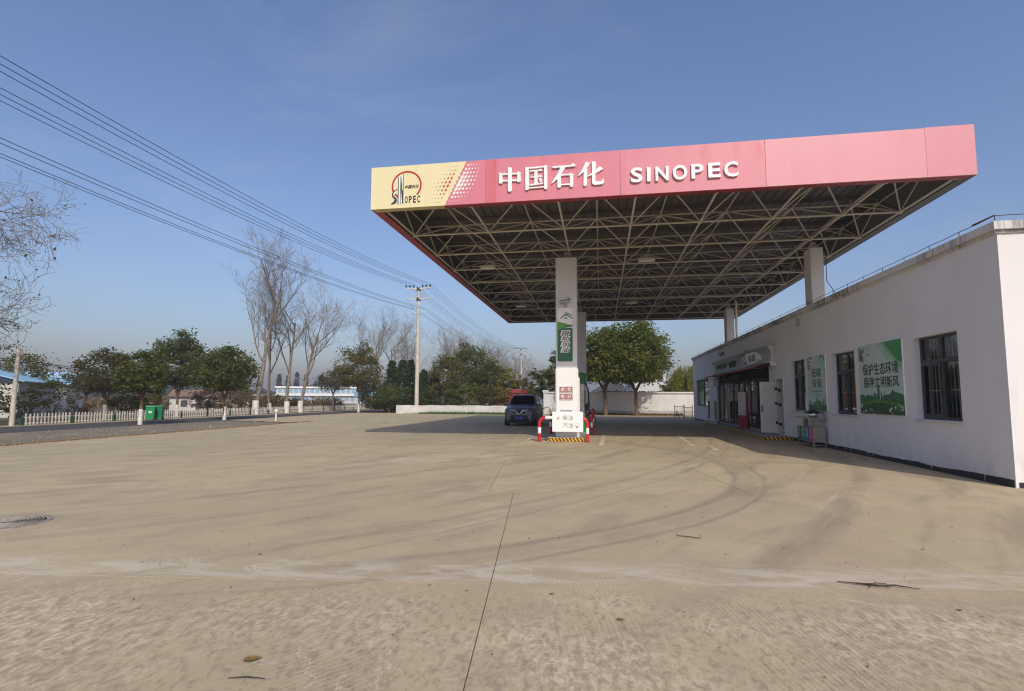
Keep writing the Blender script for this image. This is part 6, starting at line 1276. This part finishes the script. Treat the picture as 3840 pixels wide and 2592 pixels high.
# bare trees: tapering, forking limbs down to fine twigs
def bare_mesh(seed, H, depth=5, kind='poplar', r0=.30, nks=(6, 5, 4, 4, 3), rmin=.010):
    R = random.Random(seed); V = []; F = []; FT = []; VT = []
    def tube(pts, rads, seg, twig):
        VV, FF = (VT, FT) if twig else (V, F); o = len(VV); ref = None; n = len(pts)
        for i, p in enumerate(pts):
            d = (pts[min(i+1, n-1)]-pts[max(i-1, 0)]).normalized()
            if ref is None: ref = d.orthogonal().normalized()
            ref = (ref-d*ref.dot(d)).normalized(); b = d.cross(ref)
            for k in range(seg):
                a = 6.2832*k/seg; q = p+(ref*math.cos(a)+b*math.sin(a))*rads[i]; VV.append((q.x, q.y, q.z))
        for i in range(n-1):
            for k in range(seg): FF.append((o+i*seg+k, o+i*seg+(k+1) % seg, o+(i+1)*seg+(k+1) % seg, o+(i+1)*seg+k))
    def grow(p, d, L, r, lev):
        n = 5 if lev < 3 else 3; pts = [p]; rads = [r]; cur = d.copy(); st = L/n
        for i in range(n):
            w_ = .10+.06*lev
            cur = (cur+Vector((R.uniform(-w_, w_), R.uniform(-w_, w_), R.uniform(-w_, w_)+(.05 if kind == 'poplar' else -.01)))).normalized()
            pts.append(pts[-1]+cur*st); rads.append(max(rmin, r*(1-(i+1)/n*.58)))
        tube(pts, rads, 7 if lev == 0 else (5 if lev < 2 else 3), lev >= 3)
        if lev >= depth: return
        nk = nks[lev]; lo = ((.40 if kind == 'poplar' else .34), .22, .18, .15, .1)[lev]
        for k in range(nk):
            t = lo+(1-lo)*(k+R.uniform(.2, 1))/nk; i = min(n-1, int(t*n)); q = pts[i].lerp(pts[i+1], t*n-i)
            ax = (pts[i+1]-pts[i]).normalized(); side = ax.orthogonal().normalized(); side = Matrix.Rotation(R.uniform(0, 6.283), 3, ax) @ side
            ang = math.radians((R.uniform(26, 46) if lev == 0 else R.uniform(30, 58)) if kind == 'poplar' else R.uniform(35, 75)); nd = (ax*math.cos(ang)+side*math.sin(ang)).normalized()
            if kind == 'poplar': nd = (nd+Vector((0, 0, .25))).normalized()
            grow(q, nd, L*R.uniform(.48, .68)*(1.05-.35*t if lev == 0 else 1), max(rmin, rads[i]*R.uniform(.50, .70)), lev+1)
    grow(Vector((0, 0, -.2)), Vector((R.uniform(-.05, .05), R.uniform(-.05, .05), 1)).normalized(), H*.78, r0, 0)
    V = np.array(V); VT = np.array(VT); s = H/max(V[:, 2].max(), VT[:, 2].max())
    return np_mesh('trunk', V*s, np.array(F), [M['bark']], smooth=True), np_mesh('twigs', VT*s, np.array(FT), [M['twig']])
protos = [bare_mesh(101, 18, 5), bare_mesh(112, 18, 5), bare_mesh(123, 17, 5), bare_mesh(134, 18, 4)]
ww = MB().tube([(0, 0, -.2), (0, 0, 1.25)], [.325, .30], 10).mesh('whitewash', M['lime'])
def bare(label, x, y, H, k, rz, group='bare poplars along the far side of the road', lean=0, white=True, hp=18.0):
    t = thing('bare_tree', label, 'tree', (x, y, -.05), rz, group); s = H/hp; t.scale = (s*.95, s*.95, s); t.rotation_euler = (lean, lean*.5, rz)
    link('trunk', protos[k][0], t); link('crown', protos[k][1], t)
    if white: link('whitewash', ww, t)
    return t
bare('tallest bare poplar with a thick forked trunk behind the picket fence', -33.9, 48.0, 19.4, 0, .4, lean=.02)
bare('slender bare tree leaning behind the tallest poplar', -37.4, 55.5, 14.5, 3, 2.0, lean=-.06)
bare('middle bare poplar of the three with whitewashed trunks at the fence', -34.0, 53.5, 17.8, 1, 1.1)
bare('right bare poplar of the three with whitewashed trunks at the fence', -34.2, 56.5, 18.6, 2, 3.0)
bare('bare poplar behind the yellowish tree at the road junction', -32.8, 75, 16.6, 0, 2.4, white=False)
bare('bare poplar just left of the concrete power pole', -33.2, 82, 17.2, 1, 4.0, white=False)
bare('bare poplar just right of the concrete power pole', -31.6, 88, 18.4, 2, 5.2, white=False)
bare('bare poplar above the dark conifers right of the power pole', -28.3, 95, 17, 3, .9, white=False)
for k, (x, y, H) in enumerate(((-30.5, 101, 16), (-28.4, 110, 17.9), (-29.2, 117, 17.5), (-27.5, 125, 18.4), (-28.5, 132, 17.5), (-26.4, 140, 18.5), (-27, 148, 17.5), (-25.2, 155, 17.9), (-26.2, 166, 17.5), (-24.6, 180, 16.8), (-25.5, 195, 16.5), (-23.3, 210, 16), (-23, 230, 16), (-22, 255, 16))):
    bare(f'hazy bare poplar in the row receding along the road, {NTH[k]} beyond the power pole', x, y, H, k % 4, k*1.7, 'receding row of bare poplars', white=False)
big = bare_mesh(150, 14.8, 5, 'wide', .34, (8, 7, 6, 5, 4), .011)
bt = thing('bare_tree', 'large spreading bare tree with a few last leaves at the left edge', 'tree', (-33.4, 19.2, -.1), 1.0, None)
link('trunk', big[0], bt); tw = link('crown', big[1], bt)
R = np.random.default_rng(77); co = np.empty(len(big[1].vertices)*3); big[1].vertices.foreach_get('co', co); co = co.reshape(-1, 3); P = co[R.choice(len(co), 900)]+R.normal(size=(900, 3))*.05
V, F = leaves(P, .10, R); link('last_leaves', np_mesh('last_leaves', V, F, [M['lf_last']]), bt)
# scrub and brown growth beyond the fence
def scrub(name, label, x, y, H, hw, leaf, seed, bare_=False):
    leafy(name, label, x, y, H, hw, leaf, seed, .2, int((14 if y < 32.5 else 34)*hw), 32, .09, 'round', group='scrub behind the picket fence', hollow=.2, forks=5, tr=.06)
for k, a in enumerate(((-36.5, 28.2, 2.0, 1.1, 'lf_dark', 'dark branchy shrub in front of the blue roofed house'), (-38.2, 31.5, 3.9, 1.4, 'lf_brown', 'tall brown shrub at the corner of the blue roofed house'), (-36.3, 32.0, 1.7, 1.0, 'lf_dry', 'rust coloured low shrub behind the fence near the house corner'), (-37.6, 37.0, 2.2, 1.6, 'lf_olive', 'green low shrub behind the fence between the round trees'), (-37.5, 39.3, 2.0, 1.3, 'lf_olive', 'olive low shrub behind the green bins'), (-38.6, 47, 2.6, 1.8, 'lf_dry', 'orange brown shrub left of the tallest bare poplar'), (-38.3, 50, 2.8, 1.8, 'lf_dry', 'orange brown shrub behind the tallest bare poplar'), (-38.5, 53.5, 2.5, 1.7, 'lf_dry', 'brown shrub between the bare poplar trunks'), (-38.6, 57.5, 2.2, 1.6, 'lf_ochre', 'yellow brown shrub right of the bare poplar trunks'), (-38.5, 62, 1.8, 1.7, 'lf_ochre', 'low ochre shrub in front of the blue and white building'), (-36.6, 68, 1.7, 1.8, 'lf_ochre', 'low ochre shrub below the yellowish junction tree'), (-33.3, 23.6, 1.5, .9, 'lf_ochre', 'yellow weed clump at the foot of the short pale pole'), (-35.2, 25.8, 2.9, 1.5, 'lf_dark', 'dark tangled shrub behind the short pale pole'), (-37.2, 29.8, 3.0, 1.3, 'lf_brown', 'thin brown shrub before the white house wall'))):
    scrub('scrub_bush', a[5], *a[:5], 80+k)
for k, (x, y, H, hw, lf__, lb) in enumerate(((-52.6, 41, 6.4, 3.0, 'lf_brown', 'greyish tree standing behind the blue roofed house'), (-47, 42, 4.4, 1.8, 'lf_brown', 'thin brown tree right behind the blue roofed house'))):
    leafy('background_tree', lb, x, y, H, hw, lf__, 120+k, 2.0, 70, 40, .11, 'round', group='trees behind the house', hollow=.25)
hm = []; R = np.random.default_rng(5)
n = 26000; P = np.stack([R.uniform(-150, -40, n), R.uniform(60, 190, n), np.zeros(n)], 1); keep = (P[:, 0] > -P[:, 1]*1.25) & (P[:, 0] < -.52*P[:, 1]-3); P = P[keep]; P[:, 2] = R.uniform(0, 1, len(P))**1.3*2.0*(.55+.45*np.sin(P[:, 0]*.31)*np.cos(P[:, 1]*.23))
V, F = leaves(P, .30, R); tag(link('brown_undergrowth', np_mesh('brown_undergrowth', V, F, [M['lf_dry']])), kind='stuff')
n = 60000; ang = R.uniform(math.radians(-58), math.radians(14), n); rad = R.uniform(300, 420, n); ht = 7+4*np.sin(ang*23)+3*np.sin(ang*61+1); P = np.stack([np.sin(ang)*rad, np.cos(ang)*rad, R.uniform(0, 1, n)**.9*ht], 1)
V, F = leaves(P, .95, R); tag(link('far_woods', np_mesh('far_woods', V, F, [M['lf_far']])), kind='stuff')
for k, (px_, y, H) in enumerate(((-.755, 205, 10.5), (-.735, 206, 9.8), (-.70, 208, 10.2), (-.655, 205, 11.5), (-.635, 207, 11), (-.615, 205, 12.3), (-.595, 208, 11.4), (-.56, 206, 11.2), (-.525, 208, 8.6), (-.475, 210, 10.8))):
    leafy('far_conifer', f'dark pointed conifer on the skyline behind the bare poplar trunks, {NTH[k]} from the left', px_*y, y, H, 1.7, 'lf_far', 140+k, .4, 130, 24, .26, 'cone', group='pointed conifers on the skyline', cs=.26, tr=.2, forks=2)

# ------------------------------------------------------------------ houses beyond the road
h = thing('village_house', 'white house with blue gable and pale blue metal roof behind bare shrubs', 'house', (-49.5, 33.0, -.1), .62)
hl, hd_ = 4.2, 9.0
MB().box((-hl, 0, 0), (hl, hd_, 2.95)).build('wall', M['house_w'], h)
MB().prism([(-hl-.35, 2.90), (hl+.35, 2.90), (0, 4.15)], lambda u, v, d: (u, d, v), -.25, -.02).build('gable', M['gable_blue'], h)
for s in (-1, 1): MB().add([(s*(hl+.45), -.4, 2.85), (0, -.4, 4.22), (0, hd_+.3, 4.22), (s*(hl+.45), hd_+.3, 2.85), (s*(hl+.45), -.4, 2.93), (0, -.4, 4.30), (0, hd_+.3, 4.30), (s*(hl+.45), hd_+.3, 2.93)], [(0, 1, 2, 3), (7, 6, 5, 4), (0, 4, 5, 1), (3, 7, 4, 0)]).build('roof', M['roof_blue'], h)
for u in (-2.2, 1.6): wf = MB().box((u-.5, -.03, 1.1), (u+.5, -.002, 2.2)).build('window', M['alu'], h)
h2 = thing('village_house', 'long low building with light blue metal roof behind the blue gabled house', 'house', (-60, 41.0, -.1), .62)
MB().box((-8, 0, 0), (8, 6, 2.9)).build('wall', M['house_w'], h2)
MB().add([(-8.4, -.5, 2.9), (8.4, -.5, 2.9), (8.4, 3, 4.3), (-8.4, 3, 4.3), (8.4, 6.5, 2.9), (-8.4, 6.5, 2.9)], [(0, 1, 2, 3), (3, 2, 4, 5), (1, 4, 2), (0, 3, 5)]).build('roof', M['roof_blue'], h2)
ct = thing('cottage', 'low white cottage with brown tiled roof behind the fence and bins', 'house', (-50.8, 60.5, -.1), .55)
MB().box((-3.2, 0, 0), (3.2, 4.5, 1.75)).build('wall', M['house_w'], ct)
MB().add([(-3.5, -.4, 1.75), (3.5, -.4, 1.75), (3.3, 2.2, 2.7), (-3.3, 2.2, 2.7), (3.5, 4.9, 1.75), (-3.5, 4.9, 1.75)], [(0, 1, 2, 3), (3, 2, 4, 5), (1, 4, 2), (0, 3, 5)]).build('roof', M['roof_tile'], ct)
for u in (-1.6, 1.2): MB().box((u-.35, -.03, .5), (u+.35, -.002, 1.3)).build('window', M['alu'], ct)
MB().box((-.3, -.03, 0), (.35, -.002, 1.45)).build('door', M['brown_in'], ct)
c2_ = thing('shed', 'small white shed with sloping roof right of the cottage, behind the fence', 'shed', (-46.2, 62.5, -.1), .55)
MB().add([(-2.2, 0, 0), (2.2, 0, 0), (2.2, 3, 0), (-2.2, 3, 0), (-2.2, 0, 2.0), (2.2, 0, .9), (2.2, 3, .9), (-2.2, 3, 2.0)], [(0, 1, 5, 4), (1, 2, 6, 5), (2, 3, 7, 6), (3, 0, 4, 7)]).build('wall', M['house_w'], c2_)
MB().add([(-2.4, -.3, 2.06), (2.4, -.3, .9), (2.4, 3.3, .9), (-2.4, 3.3, 2.06), (-2.4, -.3, 2.14), (2.4, -.3, .98), (2.4, 3.3, .98), (-2.4, 3.3, 2.14)], [(3, 2, 1, 0), (4, 5, 6, 7), (0, 1, 5, 4), (1, 2, 6, 5), (3, 0, 4, 7)]).build('roof', M['roof_tile'], c2_)
fb = thing('far_building', 'long blue and white two storey building in the distance beyond the fence', 'building', (-86, 150, -.1), .52)
MB().box((-17, 0, 0), (17, 9, 2.35)).build('lower_wall', M['far_white'], fb); MB().box((-11, 1.2, 2.35), (12, 9, 4.75)).build('upper_wall', M['far_white'], fb)
MB().box((-11.4, .7, 4.75), (12.4, 9.4, 5.15)).build('parapet', M['panel_white'], fb); MB().box((-17.4, -.7, 2.36), (17.4, 1.19, 2.66)).build('canopy_slab', M['panel_white'], fb)
for k in range(15): MB().box((-10.6+k*1.52, 1.15, 3.2), (-9.5+k*1.52, 1.198, 4.4)).build('window', M['far_blue'], fb)
for k in range(20): MB().box((-16.5+k*1.68, -.06, .8), (-15.4+k*1.68, -.002, 2.0)).build('window', M['far_blue'], fb)
fb2 = thing('far_building', 'pale distant building with blue roof half hidden by the yellowish tree', 'building', (-62, 146, -.1), .42)
MB().box((-8, 0, 0), (8, 8, 2.1)).build('wall', M['far_white'], fb2); MB().add([(-8.5, -.5, 2.1), (8.5, -.5, 2.1), (8.5, 4, 3.5), (-8.5, 4, 3.5), (8.5, 8.5, 2.1), (-8.5, 8.5, 2.1)], [(0, 1, 2, 3), (3, 2, 4, 5), (1, 4, 2), (0, 3, 5)]).build('roof', M['far_blue'], fb2)
for k in range(8): MB().box((-7+k*1.8, -.06, .6), (-5.8+k*1.8, -.002, 1.7)).build('window', M['far_blue'], fb2)
wb = thing('far_building', 'white block glimpsed through the right leafy tree behind the back wall', 'building', (9.6, 92, -.1), .1)
MB().box((-4.2, 0, 0), (1.2, 8, 7.6)).build('wall', M['far_white'], wb); MB().box((-4.4, -.2, 7.6), (1.4, 8.2, 7.9)).build('parapet', M['panel_white'], wb)
for z in (1.4, 4.6): [MB().box((u, -.06, z), (u+.9, -.002, z+1.4)).build('window', M['alu'], wb) for u in (-3.6, -1.9, -.2)]
rs_ = thing('red_shed', 'dull red shed roof just visible above the grey car', 'shed', (-9.1, 58.2, -.1))
MB().box((-1.0, 0, 0), (1.0, 1.8, 2.3)).build('wall', M['shed_red'], rs_); MB().bbox((-.75, -.1, 2.301), (1.05, 1.9, 2.72), .1).build('roof', M['shed_red'], rs_)

# ------------------------------------------------------------------ small things on the concrete
mh = thing('manhole_cover', 'round dusty cast iron manhole cover at the left edge of the forecourt', 'manhole cover', (-7.28, 5.56, 0))
pf_ = [(.40, .005)]
for k in range(10):
    r = .385-.037*k; pf_ += [(r, .005), (r-.004, .009), (r-.018, .009), (r-.022, .005)]
MB().lathe(pf_+[(.006, .005)], seg=44, sm=False).build('cover', M['manhole'], mh); MB().lathe([(.475, .0), (.47, .008), (.41, .008), (.405, .0)], seg=44, sm=False).build('rim', M['manhole'], mh)
def leaf(label, x, y, s, rz):
    m_ = MB(); n = 8; up = []; 
    for k in range(n+1):
        t = k/n; wd = .45*math.sin(math.pi*t**.8)*s; z = .004+.30*s*abs(t-.5)**1.2; up += [(s*(t-.5)*2, -wd, z+.22*wd), (s*(t-.5)*2, 0, z), (s*(t-.5)*2, wd, z+.5*wd)]
    fs = []
    for k in range(n): fs += [(k*3, k*3+3, k*3+4, k*3+1), (k*3+1, k*3+4, k*3+5, k*3+2)]
    m_.add(up, fs, 0, True); o = m_.build('fallen_leaf', M['dead_leaf']); o.location = (x, y, .004); o.rotation_euler = (0, 0, rz)
    return tag(o, label, 'leaf', 'fallen leaves on the concrete')
leaf('curled brown leaf lying at the bottom left of the concrete', -2.05, 2.98, .055, .6)
leaf('dark brown leaf on the rough concrete at the bottom centre', .12, 3.94, .03, .1)
leaf('small dark leaf on the concrete in the left middle ground', -3.34, 4.91, .022, .2)
leaf('brown leaf at the lower left edge of the concrete', -4.45, 3.32, .06, .9)
for k, (x, y) in enumerate(((2.42, 3.35), (1.22, 3.35), (-.4, 4.35), (3.3, 6.3), (4.75, 11.3), (2.6, 4.55), (2.68, 4.45))): leaf(['small dark leaf scrap at the lower right, nearest the bottom edge', 'leaf scrap at the bottom right of centre, on the rough concrete', 'leaf scrap just below the cross joint near the centre', 'leaf scrap on the smooth slab right of the straight joint', 'leaf scrap in the sun beside the shadow of the white wall', 'upper of two leaf scraps below the forked dry twig', 'lower of two leaf scraps below the forked dry twig'][k], x, y, rs.uniform(.012, .024), rs.uniform(0, 3))
tg = thing('dry_twig', 'forked dry twig lying along the cross joint at the lower right', 'twig', (2.25, 5.03, .004), .12)
tq = MB(); tq.tube([(-.28, .05, .010), (-.15, .0, .016), (0, -.03, .012), (.14, -.04, .018), (.30, -.10, .010)], [.004, .007, .008, .007, .003], 5); tq.tube([(-.14, .0, .012), (-.05, -.05, .03), (.06, -.10, .012)], [.006, .005, .003], 5); tq.tube([(-.10, -.09, .010), (-.02, -.03, .03), (.10, .01, .012)], [.003, .005, .003], 5)
tq.build('twig_stem', M['dry_twig'], tg)
t2 = thing('dry_twig', 'thin straight dry twig near the brown leaf at the bottom left', 'twig', (-1.95, 2.78, .004), .15); MB().tube([(-.10, 0, .006), (0, .01, .010), (.11, 0, .006)], [.002, .004, .002], 5).build('twig_stem', M['dry_twig'], t2)
t3 = thing('dry_twig', 'short dry twig with upturned ends in the middle of the concrete', 'twig', (.95, 6.35, .004), -.35); MB().tube([(-.14, .02, .03), (-.12, 0, .008), (0, .005, .012), (.13, 0, .010), (.14, .0, .05)], [.003, .005, .005, .005, .002], 5).build('twig_stem', M['dry_twig'], t3)
lt = MB()
for k in range(420):
    x = rs.uniform(-8, 7); y = rs.uniform(2.7, 16); s = rs.uniform(.004, .016); a = rs.uniform(0, 6.28)
    lt.add([(x+s*math.cos(a), y+s*math.sin(a), .004), (x-s*.6*math.sin(a), y+s*.6*math.cos(a), .004), (x-s*math.cos(a), y-s*math.sin(a), .006), (x+s*.2, y, .004+s*.7)], [(0, 1, 3), (1, 2, 3), (2, 0, 3)])
tag(lt.build('litter', M['dead_leaf']), kind='stuff')
el = MB()
for k in range(5200):
    if k % 2: t = rs.uniform(0, 1); x = -18.5-.62*t+rs.gauss(0, .12); y = -2+35*t
    else: x = rs.uniform(-26, 9); y = 53.6-(x+26)*.035+rs.gauss(0, .35)
    s = rs.uniform(.02, .06); a = rs.uniform(0, 6.28)
    el.add([(x+s*math.cos(a), y+s*math.sin(a), -.01), (x-s*.6*math.sin(a), y+s*.6*math.cos(a), .0), (x-s*math.cos(a), y-s*math.sin(a), .01), (x+s*.2, y, s*.8)], [(0, 1, 3), (1, 2, 3), (2, 0, 3)])
tag(el.build('leaf_litter', M['dead_leaf']), kind='stuff')
# ------------------------------------------------------------------ air
HZ = NT('thin_haze'); HZ.t.nodes.remove(HZ.b)
pv = HZ.n("VolumePrincipled", None, Color=(.97, .925, 1.0), Density=.00095, Anisotropy=.25)
HZ.t.links.new(pv.outputs[0], HZ.out.inputs['Volume'])
HB = MB().box((-2600, -700, -1.2), (2600, 3600, 24.0)).build('haze', HZ.m); tag(HB, kind='stuff')
